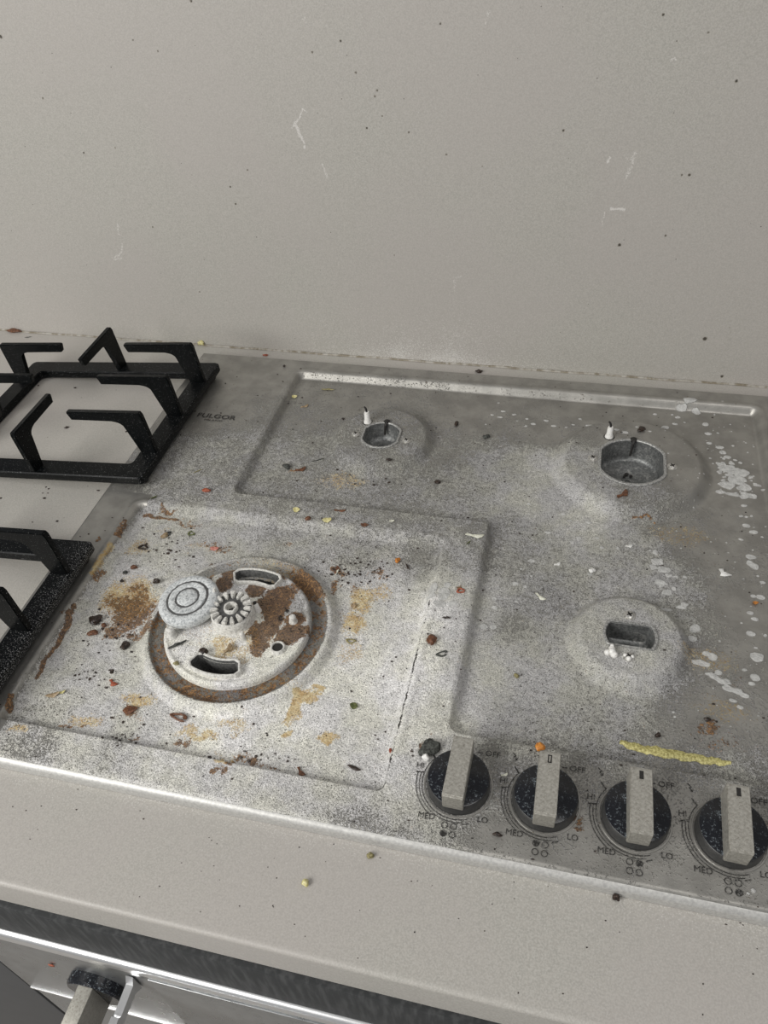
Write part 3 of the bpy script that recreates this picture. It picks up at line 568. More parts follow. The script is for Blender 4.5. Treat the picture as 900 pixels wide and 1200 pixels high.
RR, AA = np.meshgrid(rs, an, indexing='ij'); PX, PY = RR * np.cos(AA), RR * np.sin(AA)
pang = np.degrees(np.arctan2(PY + 4, PX - 4)); nz_ = vnoise(PX, PY, 9, 77, 3) - .5
def pspot(px, py, r, k): x, y = S(px, py, ZP); return k * (1 - ss(.5, 1.2, np.hypot(PX + WK[0] - x, PY + WK[1] - y + 10 * 0) / r + nz_ * 1.1))
prust = np.zeros_like(PX)
for a in [(320,715,16,.95),(335,745,13,.9),(310,740,14,.9),(345,725,10,.85),(300,690,9,.8),(325,700,12,.9),(262,685,8,.75),(240,680,7,.7),(275,672,10,.7),(300,762,7,.6),(350,740,8,.8),(190,735,5,.5),(330,672,9,.75),(345,690,6,.5)]: prust = np.maximum(prust, pspot(*a))
pyel = np.zeros_like(PX)
for a in [(262,760,13,.62),(285,765,10,.5),(295,745,12,.6),(205,720,6,.5),(240,740,25,.25),(250,790,8,.4)]: pyel = np.maximum(pyel, pspot(*a))
pch = np.zeros_like(PX)
for a in [(343,722,4,.7),(337,717,4,.7),(330,724,4,.5),(300,680,3,.5),(262,768,2.5,.5),(218,758,3,.4),(208,772,2,.5)]: pch = np.maximum(pch, pspot(*a))
prust = prust * 1.1; pch = np.maximum(pch, .3 * (prust > .5)); pcov = np.full_like(PX, .93); pbri = np.full_like(PX, .66); bb = ss(20, -5, np.abs((pang - 55)) - 35); pcov = pcov - .3 * ss(0, 25, PX) * ss(-5, 20, PY); pbri = pbri - .3 * ss(5, 30, PX) * ss(-12, 15, PY)
plate = grid_mesh('wok_burner_plate', rs, an, plate_pos, dict(cov=pcov, bright=pbri, rust=prust, yellow=pyel, char_shade=pch, blob=0), M_PLATE,
                  keep=lambda U, V: ~(insl(U * np.cos(V), U * np.sin(V), SL1) | insl(U * np.cos(V), U * np.sin(V), SL2) | (np.hypot(U * np.cos(V) - TUBE[0], U * np.sin(V) - TUBE[1]) < TUBE[2] - .5)))
hobpart(plate); tag(plate, 'corroded round wok burner plate, rusty on its right half')
for sl in (SL1, SL2):
    bm = bmesh.new(); rings = []
    prof = [(1.9, ZP - .6), (1.7, ZP + 3.0), (1.2, ZP + 3.8), (.3, ZP + 3.8), (-.3, ZP + 3.0), (-.6, ZP - 10), (-.8, ZP - 16)]
    for g_, z_ in prof: rings.append([bm.verts.new((x + WK[0], y + WK[1], z_ + .15 * random.random())) for x, y in slot_outline(sl, g_)])
    for a, b in zip(rings, rings[1:]):
        for i in range(len(a)): bm.faces.new([a[i], a[(i + 1) % len(a)], b[(i + 1) % len(a)], b[i]])
    c_ = hobpart(from_bm('slot_collar', bm, M_SALT2), plate); c_.data.materials.append(M_SLOT)
    for p in c_.data.polygons:
        if p.index // len(rings[0]) >= 4: p.material_index = 1
    bm = bmesh.new()
    bm.faces.new([bm.verts.new((x + WK[0], y + WK[1], ZP - 15.5)) for x, y in slot_outline(sl, -.5)])
    me2 = from_bm('slot_floor', bm, M_BLACK, None, False); hobpart(me2, plate)  # black sheet painting the dark at the slot's bottom
bm = bmesh.new(); lathe(bm, [(6.6, -1), (5.9, 1.6), (5.2, 2.6), (4.4, 2.6), (4.1, 1.8), (4.0, -8), (.02, -8)], WK[0] + TUBE[0], WK[1] + TUBE[1], 28)
for v in bm.verts: v.co.z += ZP
hobpart(from_bm('tube_socket', bm, M_SALT2), plate)
bm = bmesh.new(); lathe(bm, [(4.3, 1.2), (.02, 1.2)], WK[0] + TUBE[0], WK[1] + TUBE[1], 20)
for v in bm.verts: v.co.z += ZP + .2
hobpart(from_bm('socket_hole', bm, M_BLACK), plate)  # black disc painted across the socket in place of its dark depth
def post(x, y, r, h, lean=(0, 0), name='post', mat=M_SALT2):
    bm = bmesh.new(); tube(bm, [(0, 0, -1), (lean[0] * .3, lean[1] * .3, h * .4), (lean[0] * .8, lean[1] * .8, h * .85), (lean[0], lean[1], h)], r, 14, [1.5, 1.08, 1, .6])
    o = hobpart(from_bm(name, bm, mat), plate); o.location = (x * MM, y * MM, ZP * MM); return o
post(184, 147.5, 2.6, 7, (0, 0)); post(94.5, 117, 3.2, 8.5, (-.4, 1)); post(151.5, 123.5, 1.9, 8, (-.6, .8))
p_ = post(153.5, 152, 2.2, 8.5, (-2, 1), 'igniter', M_CER); bm = bmesh.new(); lathe(bm, [(1.5, 8.2), (1.5, 9.6), (.02, 9.8)], -2, 1, 12); from_bm('electrode', bm, M_BLACK, p_)
post(118.5, 152, 1.7, 20, (1, 1))
# inner burner head with radial flame slots
bcx, bcy = 136.9, 141.4; zt = 22.
bm = bmesh.new(); lathe(bm, [(18.5, 2.5), (17.6, 4.5), (16.8, 8), (16.6, 14.6), (15.8, 15.6), (11.5, 15.6), (9, 15.4), (5.6, 15.4), (5.4, 18.4), (4.8, 18.9), (3.9, 18.6), (3.7, 9), (.02, 9)], bcx, bcy, 48, wob=.12)
head = hobpart(from_bm('burner_head', bm, M_SALT2, angle=60), plate); head['label'] = 'small burner head with radial flame slots'
for k in range(15):
    a = 2 * math.pi * (k + .3) / 15; h_ = 3.3 + random.random() * .9; bm = bmesh.new()
    r0 = 9.4 + random.random() * .8; r1 = 15.9
    wq = .85 + .3 * random.random(); pts = [(r0, -1.0 * wq), (r1 + .5, -2.15 * wq), (r1 + .5, 2.15 * wq), (r0, 1.0 * wq)]
    extrude_poly(bm, pts, lambda u, v, w_: (u * math.cos(a) - v * math.sin(a), u * math.sin(a) + v * math.cos(a), w_), h_)
    bmesh.ops.bevel(bm, geom=list(bm.edges), offset=.7, segments=2, affect='EDGES')
    for v in bm.verts: v.co += Vector((bcx, bcy, 15.3))
    hobpart(from_bm('tooth', bm, M_SALT2), head)
bm = bmesh.new(); lathe(bm, [(16.0, 15.75), (5.7, 15.75)], bcx, bcy, 32); hobpart(from_bm('recess', bm, M_GROOVE), head)
bm = bmesh.new(); lathe(bm, [(3.8, 12), (.02, 12)], bcx, bcy, 20); hobpart(from_bm('jet_hole', bm, M_BLACK), head)  # black disc painting the dark of the jet bore
# inner burner cap lying tilted beside it
bm = bmesh.new()
lathe(bm, [(.02, -8), (17, -8), (18, -6.5), (19.8, -6.4), (23.6, -6.0), (24.3, -4.8), (24.2, 0), (23.0, 1.6), (20.5, 2.2), (17.4, 2.3), (16.6, 1.5), (15.6, 1.5), (15, 2.9), (10.4, 3.2), (9.7, 2.4), (8.6, 2.2), (8.1, 3.1), (5, 3.6), (.02, 3.8)], 0, 0, 64, wob=.07)
capo = hobpart(from_bm('burner_cap', bm, M_SALT, angle=60), plate); capo['label'] = 'blue grey corroded burner cap with concentric rings'
capo.location = (99.9 * MM, 143.6 * MM, 16.5 * MM); capo.rotation_euler = (math.radians(3), math.radians(-4), 0)
for r0, r1, z_ in ((15.3, 17.5, 2.05), (8.3, 10.1, 2.75)):
    bm = bmesh.new(); lathe(bm, [(r0, z_), (r1, z_)], 0, 0, 48, wob=.1); from_bm('ring_groove', bm, M_GROOVE, capo)

# ---- knobs and printed marks
def text_mesh(body, size, name, mat, parent_obj, x, y, z, rot=0, bold=0.0, sx=1.):
    c = bpy.data.curves.new(name, 'FONT'); c.body = body; c.size = size * MM; c.extrude = .04 * MM; c.offset = bold * MM; c.align_x = 'CENTER'; c.align_y = 'CENTER'; c.resolution_u = 3
    t = bpy.data.objects.new('t', c); COL.objects.link(t); bpy.context.view_layer.update()
    me = bpy.data.meshes.new_from_object(t.evaluated_get(bpy.context.evaluated_depsgraph_get())); bpy.data.objects.remove(t)
    me.materials.clear(); me.materials.append(mat)
    o = bpy.data.objects.new(name, me); COL.objects.link(o); hobpart(o); o.location = (x * MM, y * MM, z * MM); o.rotation_euler = (0, 0, rot); o.scale = (sx, 1, 1); return o
def arc(bm, cx, cy, r, a0, a1, w_, z, n=30):
    vs = []
    for k in range(n + 1):
        a = math.radians(a0 + (a1 - a0) * k / n); vs.append((bm.verts.new((cx + (r - w_ / 2) * math.cos(a), cy + (r - w_ / 2) * math.sin(a), z)), bm.verts.new((cx + (r + w_ / 2) * math.cos(a), cy + (r + w_ / 2) * math.sin(a), z))))
    for a, b in zip(vs, vs[1:]): bm.faces.new([a[0], a[1], b[1], b[0]])
def seg(bm, x0, y0, x1, y1, w_, z):
    d = Vector((x1 - x0, y1 - y0)).normalized() * w_ / 2
    bm.faces.new([bm.verts.new(p) for p in ((x0 - d.y, y0 + d.x, z), (x0 + d.y, y0 - d.x, z), (x1 + d.y, y1 - d.x, z), (x1 - d.y, y1 + d.x, z))])
text_mesh('FULGOR', 9.4, 'maker_name', M_INK, hob, 18.6, 394, .6, 0, .1, 1.2)
o = text_mesh('MILANO', 3.6, 'maker_name', M_INK, hob, 18, 387.3, .55, 0, 0, 1.5)
KX = [331.6 + 55.32 * i for i in range(4)]; KY = 40.6; ZI = .5
for i, kx in enumerate(KX):
    bm = bmesh.new()
    lathe(bm, [(22.6, 0), (22.3, .45), (21.4, .5), (21.2, .1)], kx, KY, 64); hobpart(from_bm('bezel', bm, M_HOB))
    bm = bmesh.new(); lathe(bm, [(20.6, 0), (20.2, 8.4), (19.9, 9.5), (19.5, 9.9)], 0, 0, 64)
    kn = hobpart(from_bm('knob', bm, M_SKIRT)); kn.location = (kx * MM, KY * MM, 0)
    bm = bmesh.new(); lathe(bm, [(19.5, 9.9), (19.1, 10.1), (.02, 10.1)], 0, 0, 64); from_bm('knob_face', bm, M_KBLK, kn)
    bm = bmesh.new(); zt_, hw, y0, y1 = 25.5, 6.6, -21.5, 20.5
    prof = [(y0 + 1.2, 8), (y0 + .6, 9.5), (y0, zt_ - .8), (y0 + .8, zt_), (y1 - .8, zt_ + .3), (y1, zt_ - .6), (y1 - .4, 9.5), (y1 - 1, 8)]
    extrude_poly(bm, prof, lambda u, v, w_: (-hw + w_, u, v), 2 * hw); bmesh.ops.bevel(bm, geom=list(bm.edges), offset=.45, segments=2, affect='EDGES')
    g = from_bm('knob_grip', bm, M_KST, kn); kn.rotation_euler = (0, 0, math.radians((-1.0, 0.3, .5, -1.5)[i]))
    bm = bmesh.new()
    if i: 
        for a in ((-.9, 17.6, -.9, 12.6), (.9, 17.6, .9, 12.6), (-1.2, 17.6, 1.2, 17.6), (-1.2, 12.8, 1.2, 12.8)): seg(bm, *a, .7, zt_ + .42)
        if i > 1: seg(bm, 0, 17.4, 0, 13, 1.6, zt_ + .43)
        from_bm('pointer_mark', bm, M_BLACK, kn, False)
    bm = bmesh.new()
    arc(bm, kx, KY, 23.8, 138, 292, .5, ZI); arc(bm, kx, KY, 25.6, 172, 285, .45, ZI); arc(bm, kx, KY, 27.6, 172, 236, .5, ZI)
    seg(bm, kx - 28.6, KY + 3.6, kx - 23.6, KY + 4.2, .8, ZI); seg(bm, kx - 21.2, KY + 19.6, kx - 18.2, KY + 15.6, .8, ZI)
    seg(bm, kx + 6.5, KY - 26, kx + 10, KY - 24.8, .7, ZI); seg(bm, kx + 9, KY + 25.2, kx + 12.5, KY + 25.2, .8, ZI)
    hobpart(from_bm('dial_marks', bm, M_INK, None, False))
    text_mesh('HI', 5.4, 'dial_word', M_INK, hob, kx - 27, KY + 8.3, ZI); text_mesh('MED', 5.4, 'dial_word', M_INK, hob, kx - 16.5, KY - 24.8, ZI)
    text_mesh('LO', 5.4, 'dial_word', M_INK, hob, kx + 18.5, KY - 20.5, ZI); text_mesh('OFF', 5.8, 'dial_word', M_INK, hob, kx + 19, KY + 25.5, ZI)
    bm = bmesh.new()                                                            # spark sign
    for a in ((-1.8, 2.4, .4, .2), (.4, .2, -.9, -.3), (-.9, -.3, 1.2, -2.6), (1.2, -2.6, 1.3, -1), (1.2, -2.6, -.2, -2.4)): seg(bm, kx - 21.5 + a[0], KY + 27 + a[1], kx - 21.5 + a[2], KY + 27 + a[3], .6, ZI)
    hobpart(from_bm('spark_sign', bm, M_INK, None, False))
    for j, (dx, dy) in enumerate(((-2.8, 2.7), (2.8, 2.7), (-2.8, -2.7), (2.8, -2.7))):
        bm = bmesh.new(); fill = (2, 0, 1, 3)[i] == j; cx_, cy_ = kx - .2 + dx + (-1.2 if i == 0 else 0), KY - 31 + dy
        if fill: arc(bm, cx_, cy_, 1.06, 0, 360, 2.1, ZI, 20)
        else: arc(bm, cx_, cy_, 1.9, 0, 360, .5, ZI, 20)
        hobpart(from_bm('burner_symbol', bm, M_INK, None, False))
tag(hob, 'dirty stainless steel gas hob with four knobs and its grates taken off', 'hob')

# ------------------------------------------------------------------ cast iron grates laid on the left of the hob
def finger_outline():
    p = [(2, 0), (2, 44), (3.5, 47.5), (81, 47.5), (82.5, 46.8), (80, 38), (36, 38)]
    for k in range(1, 6): a = math.radians(90 - k * 12); p.append((34 - 11 * math.cos(a), 28 + 10 * math.sin(a)))
    p += [(20, 10), (18.5, 0)]
    return p
def finger_mesh():
    bm = bmesh.new(); extrude_poly(bm, finger_outline(), lambda u, v, w_: (u, w_ - 2.8, v), 5.6)
    bmesh.ops.bevel(bm, geom=list(bm.edges), offset=.7, segments=2, affect='EDGES')
    bmesh.ops.recalc_face_normals(bm, faces=bm.faces)
    for v in bm.verts: v.co *= MM
    me = bpy.data.meshes.new('finger'); bm.to_mesh(me); bm.free(); me.set_sharp_from_angle(angle=math.radians(30)); me.materials.append(M_IRON); return me
FM = finger_mesh()
def short_outline():
    return [(2, 0), (2, 44), (3.5, 47.5), (62, 47.5), (63.5, 46.8), (62, 38), (38, 38), (33, 36.5), (29, 32), (20, 2), (20, 0)]
GW, GD, BW = 242., 196., 21.
def grate(name, x1, y0, label, dustk, tilt):
    g = empty(name, (x1, y0, 7.6)); g.rotation_euler = (0, tilt, 0)
    def rrect(x0, x1_, y0_, y1_, r, n=5):
        out = []
        for cx, cy, a0 in ((x1_ - r, y1_ - r, 0), (x0 + r, y1_ - r, 90), (x0 + r, y0_ + r, 180), (x1_ - r, y0_ + r, 270)):
            for k in range(n + 1): a = math.radians(a0 + 90 * k / n); out.append((cx + r * math.cos(a), cy + r * math.sin(a)))
        return out
    bm = bmesh.new(); o_ = rrect(-GW, 0, 0, GD, 5); i_ = rrect(-GW + BW, -BW, BW, GD - BW, 5)
    L = [[bm.verts.new((x, y, z)) for x, y in poly] for poly, z in ((rrect(-GW + .3, -.3, .3, GD - .3, 5), 0), (o_, .6), (o_, 7), (rrect(-GW + 1, -1, 1, GD - 1, 5), 8), (rrect(-GW + BW - 1, -BW + 1, BW - 1, GD - BW + 1, 5), 8), (i_, 7), (i_, 0))]
    L.append(L[0])
    for a, b in zip(L, L[1:]):
        for k in range(len(a)): bm.faces.new([a[k], a[(k + 1) % len(a)], b[(k + 1) % len(a)], b[k]])
    # refine so the dust attribute can live on the frame
    bmesh.ops.subdivide_edges(bm, edges=[e for e in bm.edges if e.calc_length() > 30], cuts=10, use_grid_fill=True)
    fr = from_bm('frame', bm, M_IRON, g); me = fr.data
    co = np.zeros(len(me.vertices) * 3); me.vertices.foreach_get('co', co); co = co.reshape(-1, 3) * 1000
    at = me.attributes.new('dust', 'FLOAT', 'POINT'); at.data.foreach_set('value', (dustk * np.clip(1 + co[:, 0] / 24, 0, 1)).astype('f4'))
    pos = [((0, y), 'R') for y in (39.8, 99.5, 159.2)] + [((-GW, y), 'L') for y in (39.8, 99.5, 159.2)] + [((-GW / 2 + 1, 0), 'F'), ((-GW / 2 + 2, GD), 'B')]
    for (x, y), side in pos:
        f = bpy.data.objects.new('finger', FM); COL.objects.link(f); f.parent = g
        f.location = (x * MM, y * MM, 7.2 * MM); f.rotation_euler = (0, 0, {'R': math.pi, 'L': 0, 'F': math.pi / 2, 'B': -math.pi / 2}[side])
        if side in 'FB': f.scale = (.82, 1, 1)
    for y in (12, GD - 12):
        bm = bmesh.new(); lathe(bm, [(4.2, .2), (4, -5.5), (3.4, -6.1), (.02, -6.1)], -8, y, 16); from_bm('rubber_foot', bm, M_BLACK, g)
    tag(g, label, 'grate', 'cast iron grates stacked off the hob'); return g
TILT = -.080
grate('pan_grate', -4, 274, 'black cast iron pan grate nearest the back wall, complete corner in view', .1, TILT)
grate('pan_grate', -9, -5, 'black cast iron pan grate nearer the camera, its corner speckled with white dust', .35, TILT)

# ------------------------------------------------------------------ food debris
def crumb_mesh(kind, a, b, h, seed):
    r = random.Random(seed); bm = bmesh.new()
    if kind == 'chunk':
        bmesh.ops.create_icosphere(bm, subdivisions=3, radius=1)
        off = [r.random() * 6 for _ in range(6)]
        for v in bm.verts:
            p = v.co; k = 1 + .22 * math.sin(3.1 * p.x + off[0]) * math.cos(2.7 * p.y + off[1]) + .16 * math.sin(5.3 * p.z + off[2] + 4 * p.x) + .12 * (r.random() - .5)
            v.co = Vector((p.x * k * a / 2, p.y * k * b / 2, (p.z * k + .75) * h / 2))
    elif kind == 'ring':
        n, m = 22, 8; rings = []
        for i in range(n):
            t = 2 * math.pi * i / n * .93; ra = 1 + .15 * math.sin(3 * t + seed); ring = []
            for j in range(m):
                u = 2 * math.pi * j / m; q = .30 * (1 + .25 * r.random())
                ring.append(bm.verts.new(((ra + q * math.cos(u)) * math.cos(t) * a / 2.6, (ra + q * math.cos(u)) * math.sin(t) * b / 2.6, h / 2 + q * 1.6 * math.sin(u) * h / 2)))
            rings.append(ring)
        for p, q in zip(rings, rings[1:]):
            for j in range(m): bm.faces.new([p[j], p[(j + 1) % m], q[(j + 1) % m], q[j]])
        bm.faces.new(rings[0]); bm.faces.new(rings[-1][::-1])
    elif kind == 'flake':
        n = 9; ang_ = sorted(r.random() * 2 * math.pi for _ in range(n)); ang_ = [2 * math.pi * i / n + .35 * (r.random() - .5) for i in range(n)]
        pts = [(math.cos(t) * a / 2 * (.72 + .4 * r.random()), math.sin(t) * b / 2 * (.72 + .4 * r.random())) for t in ang_]
        cup_ = h * .8; zf = lambda x, y: .15 + cup_ * ((x / a * 2) ** 2 * .6 + .25 * math.sin(4 * y / b + seed))
        z0 = min(zf(x, y) for x, y in pts)
        T = [bm.verts.new((x, y, zf(x, y) - z0 + .45)) for x, y in pts]; B_ = [bm.verts.new((x * .96, y * .96, zf(x, y) - z0)) for x, y in pts]
        ct_ = bm.verts.new((0, 0, max(.5, zf(0, 0) - z0 + .5))); cb = bm.verts.new((0, 0, max(.05, zf(0, 0) - z0)))
        for i in range(n): j = (i + 1) % n; bm.faces.new([ct_, T[i], T[j]]); bm.faces.new([cb, B_[j], B_[i]]); bm.faces.new([T[i], B_[i], B_[j], T[j]])
        bmesh.ops.subdivide_edges(bm, edges=bm.edges[:], cuts=1)
    elif kind == 'shard':
        pts = [(-.5, -.18), (-.42, .2), (-.1, .05), (.12, .3), (.5, .5), (.42, -.05), (.2, -.4), (-.1, -.12)]
        extrude_poly(bm, [(x * a, y * b) for x, y in pts], lambda u, v, w_: (u, v, w_ + .35 * h * abs(u) / a), max(.6, h * .4)); bmesh.ops.bevel(bm, geom=list(bm.edges), offset=.12, segments=1, affect='EDGES')
    elif kind == 'shred':
        n = 14; tube(bm, [((t / n - .5) * a, b * .5 * math.sin(t / n * 3 + seed) + .25 * (r.random() - .5) * b * .5, h * .45 + h * .12 * math.sin(t + seed)) for t in range(n + 1)], h * .5, 7, [.25 + .75 * math.sin(math.pi * (t + .6) / (n + 1.2)) * (.8 + .4 * r.random()) for t in range(n + 1)])
    z0 = min(v.co.z for v in bm.verts)
    for v in bm.verts: v.co.z -= z0
    return bm
DEB = [
 # kind, px, py, a, b, h, rot, colour, name, label, category
 ('chunk',112,727,10,9,5,20,'black','food_crumb','largest burnt black crumb, in the brown stain left of the wok burner','crumb'),
 ('chunk',109,742,8.5,5,3,10,'brown','food_crumb','dark brown crumb just below the largest burnt black crumb','crumb'),
 ('chunk',147,757,7,6,4,40,'black','food_crumb','black crumb touching the lower left of the wok ring','crumb'),
 ('ring',168,641,9.5,6,3,0,'black','food_crumb','hollow blackened ring crumb in the back left of the left well','crumb'),
 ('chunk',193,628,8,5,3,70,'tan','food_crumb','knobbly charred tan crumb near the back left corner of the left well','crumb'),
 ('ring',197,625,6,5,2.5,20,'ash','food_crumb','small ashen ring crumb beside the knobbly tan one','crumb'),
 ('ring',224,625,5,7,2,80,'green','food_crumb','upright dark loop crumb behind the wok burner, near the back rim','crumb'),
 ('flake',251,643,9,5,2.5,0,'pink','food_flake','pinkish red flake just behind the wok ring','food flake'),
 ('chunk',184,682,6.5,4.5,4,10,'black','food_crumb','glossy black crumb touching the upper left of the wok ring','crumb'),
 ('chunk',157,665,5.5,4,3,0,'brown','food_crumb','glossy brown bead in the white salt left of the wok burner','crumb'),
 ('chunk',147,671,4,3,2.5,0,'ash','food_crumb','small grey crumb next to the glossy brown bead','crumb'),
 ('chunk',143,681,3.4,2.6,2,0,'black','food_crumb','tiny black crumb at the top edge of the big brown stain','crumb'),
 ('chunk',122,733,4,3.5,2.6,0,'brown','food_crumb','small brown crumb at the right of the largest burnt crumb','crumb'),
 ('shard',132,800,8,6,2.5,-40,'red','food_flake','reddish brown flake in front of the brown stain in the left well','food flake'),
 ('flake',62,814,11,4,3.5,25,'tan','food_flake','pale curled flake near the front left of the left well','food flake'),
 ('flake',72,811,7,3,3,25,'yellow','food_flake','yellowish husk leaning against the pale curled flake','food flake'),
 ('chunk',152,832,9,6,2,20,'brown','food_crumb','dark brown crust in the yellow stain at the front of the left well','crumb'),
 ('ring',210,840,14,6,3.5,-8,'brown','food_crumb','brown oval ring below the front of the wok burner','crumb'),
 ('shard',395,668,9,5,3,80,'brown','food_flake','brown flake with ragged edge right behind the wok ring','food flake'),
 ('shred',396,670,9,1,1.6,80,'pale','food_shred','cream stalk standing on the ragged brown flake','food shred'),
 ('chunk',466,657,4,5,3.5,0,'orange','food_crumb','orange crumb near the back right of the left well','crumb'),
 ('shred',478,664,8,2,1.6,-40,'black','food_shred','short black shred beside the orange crumb at the well back','food shred'),
 ('flake',415,827,6,6,2,0,'green','food_flake','dark green speck in the white salt right of the yellow stain','food flake'),
 ('shard',352,904,8,5,2.4,-50,'brown','food_flake','red brown flake lying in the front crease of the left well','food flake'),
 ('chunk',415,900,9,2.4,1.5,-10,'black','food_shred','thin black shred in the front right crease of the left well','food shred'),
 ('ring',411,751,8,4.5,2.4,0,'olive','food_crumb','olive ring crumb close to the right of the wok ring','crumb'),
 ('flake',414,710,5,5,2,0,'tan','food_flake','pale flake in the yellow patch at the right of the wok burner','food flake'),
 ('chunk',458,880,2.6,3.4,2,0,'red','food_crumb','dark red bead on the right edge of the left well','crumb'),
 ('ring',540,692,7,5,2.4,15,'red','food_crumb','reddish ring crumb on the raised strip between the two wells','crumb'),
 ('chunk',506,750,8,7.5,4,50,'brown','food_crumb','roundest reddish brown lump on the raised strip, below the white crust','crumb'),
 ('shred',523,724,6,1.4,1.8,-10,'black','food_shred','short black shred above the round brown lump on the strip','food shred'),
 ('ring',518,766,9,5,1.4,30,'ash','food_crumb','grey crust ring right below the round brown lump on the strip','crumb'),
 ('shard',556,628,16,6,2.5,-6,'pale','food_shard','long pale yellow shard on the corner of the raised strip','shard'),
 ('shred',549,636,6,1,1,70,'green','food_shred','fine green stem under the long pale shard','food shred'),
 ('chunk',242,575,8,4,3,5,'red','food_crumb','shiny orange red crumb on the rim in front of the maker name','crumb'),
 ('flake',180,583,9,3.4,3,45,'green','leaf_fragment','dark green leaf fragment on the rim at the back left of the left well','leaf'),
 ('shred',232,552,9,1,.9,40,'olive','food_shred','thin olive shred on the rim between grate and right well','food shred'),
 ('flake',347,597,7,6,3,10,'yellow','leaf_fragment','yellow green leaf bit on the rim between the wells','leaf'),
 ('chunk',361,608,5,4.5,3,10,'brown','food_crumb','red brown crumb just right of the yellow green leaf bit','crumb'),
 ('flake',383,609,9,6,2.5,10,'yellow','leaf_fragment','larger pale yellow leaf bit on the rim between the wells','leaf'),
 ('shard',398,598,11,4,1.6,0,'brown','food_flake','flat brown flake at the front edge of the right well, behind the pale leaf bit','food flake'),
 ('flake',427,615,8,5,2,0,'brown','food_flake','brown flake on the rim right of the pale yellow leaf bit','food flake'),
 ('flake',459,610,5,4,3,0,'pale','leaf_fragment','small cream leaf bit, rightmost on the rim between the wells','leaf'),
 ('flake',345,465,7,5,2.4,0,'yellow','leaf_fragment','pale yellow leaf bit inside the back left corner of the right well','leaf'),
 ('shred',384,457,14,2,2,5,'olive','food_shred','olive brown strip behind the back left burner','food shred'),
 ('shard',357,476,9,5,1.8,30,'tan','food_flake','tan flake left of the back left burner','food flake'),
 ('chunk',336,547,9,5,3.4,-20,'ash','food_crumb','grey brown twisted crumb left in the right well, in front of the maker name','crumb'),
 ('shard',352,550,11,7,3,20,'brown','food_flake','brown wing shaped flake next to the grey twisted crumb','food flake'),
 ('shred',372,539,13,2,1,25,'ash','food_shred','thin dark shred pointing to the back left burner','food shred'),
 ('chunk',535,497,3.6,7,3,-10,'black','food_crumb','upright black oval crumb right of the back left burner','crumb'),
 ('chunk',570,512,6.5,5,3,0,'ash','food_crumb','sooty round crumb between the two back burners','crumb'),
 ('chunk',513,565,5,4,3,0,'black','food_crumb','black crumb in front right of the back left burner','crumb'),
 ('chunk',456,539,5,3,2,0,'black','food_crumb','black crumb on the front slope of the back left burner','crumb'),
 ('chunk',402,491,3,2.4,2,0,'black','food_crumb','tiny black crumb at the left foot of the back left burner','crumb'),
 ('chunk',561,435.5,7,4,3.5,10,'black','food_crumb','black crumb on the back rim of the hob by the wall','crumb'),
 ('chunk',333,429,3,2.6,2,0,'black','food_crumb','tiny black crumb on the back left rim of the hob','crumb'),
 ('chunk',311,416.5,7,2.5,2,5,'red','food_crumb','flat red crumb at the very back edge of the hob','crumb'),
 ('chunk',752,503,8,6,3,40,'black','food_crumb','black crumb behind the largest cup, on its dome','crumb'),
 ('shard',730,579,13,8,3.5,40,'brown','food_flake','dark red triangular flake in front of the largest cup','food flake'),
 ('shard',848,671,9,10,2.5,-65,'white','food_shard','white angular shard at the right of the right well','shard'),
 ('flake',885,706,5,4,2.5,0,'orange','food_flake','orange flake near the right photo edge','food flake'),
 ('chunk',633,876,6,5.5,4.5,0,'orange','food_crumb','orange brown bead on the rim behind the second knob','crumb'),
 ('shard',633,699,10,5,2,-45,'pale','food_shard','small ivory shard in the middle of the right well','shard'),
 ('shard',653,661,6,4,2,20,'white','food_shard','small white shard behind the ivory one in the right well','shard'),
 ('chunk',605,792,4,3,2.6,-20,'olive','food_crumb','dark olive seed in the front left of the right well','crumb'),
 ('chunk',694,669,5,4,3,0,'white','food_crumb','white lump between the two right burners','crumb'),
 ('shard',737,640,6,4,1.6,0,'white','food_flake','white chip in front of the rusty streak','food flake'),
 ('chunk',771,862,3.6,3.4,3,0,'black','food_crumb','black seed above the long yellow green shred','crumb'),
 ('chunk',829,843,4,2.6,2,0,'black','food_crumb','black crumb in the brown stain near the last knob','crumb'),
 ('chunk',504,877,14,10,5,35,'ash','food_crumb','black ashy clump tucked behind the first knob','crumb'),
 ('chunk',499,889,5,4,6,0,'white','food_crumb','tiny white lump on the ashy clump by the first knob','crumb'),
 ('chunk',583,978,5,2.4,2,0,'black','food_crumb','black crumb on the front rim between the first two knobs','crumb'),
 ('shard',591,908,5,2.6,1.4,20,'pale','food_flake','tiny pale chip between the first two knobs','food flake'),
 ('chunk',289,820,.1,.1,.1,0,'brown',None,None,None),
 ('chunk',722,1052.5,5,4,4,0,'black','food_crumb','black crumb on the worktop against the hob front','crumb'),
 ('chunk',434,1003,4.2,3.6,2.6,0,'olive','food_crumb','olive crumb on the worktop below the left well corner','crumb'),
 ('chunk',358,1035,4.6,4.4,2.8,0,'yellow','food_crumb','yellow green crumb on the bare worktop in front of the hob','crumb'),
 ('chunk',236,403,8,6,5.5,0,'yellow','food_crumb','yellow green lump at the foot of the wall beside the grate','crumb'),
 ('chunk',17,388,16,6,4.5,5,'brown','food_crumb','large dark red crumb at the foot of the wall, upper left','crumb'),
 ('shred',33,395,9,1,1,15,'ash','food_shred','thin dark shred on the worktop near the dark red crumb','food shred'),
 ('chunk',78,508-7,4,2.6,1.8,30,'black','food_crumb','small black crumb on the worktop inside the back grate','crumb'),
 ('chunk',88,454.5,2.6,2,1.2,0,'black','food_crumb','tiny black crumb on the worktop just inside the back of the grate','crumb'),
]
from mathutils import Quaternion
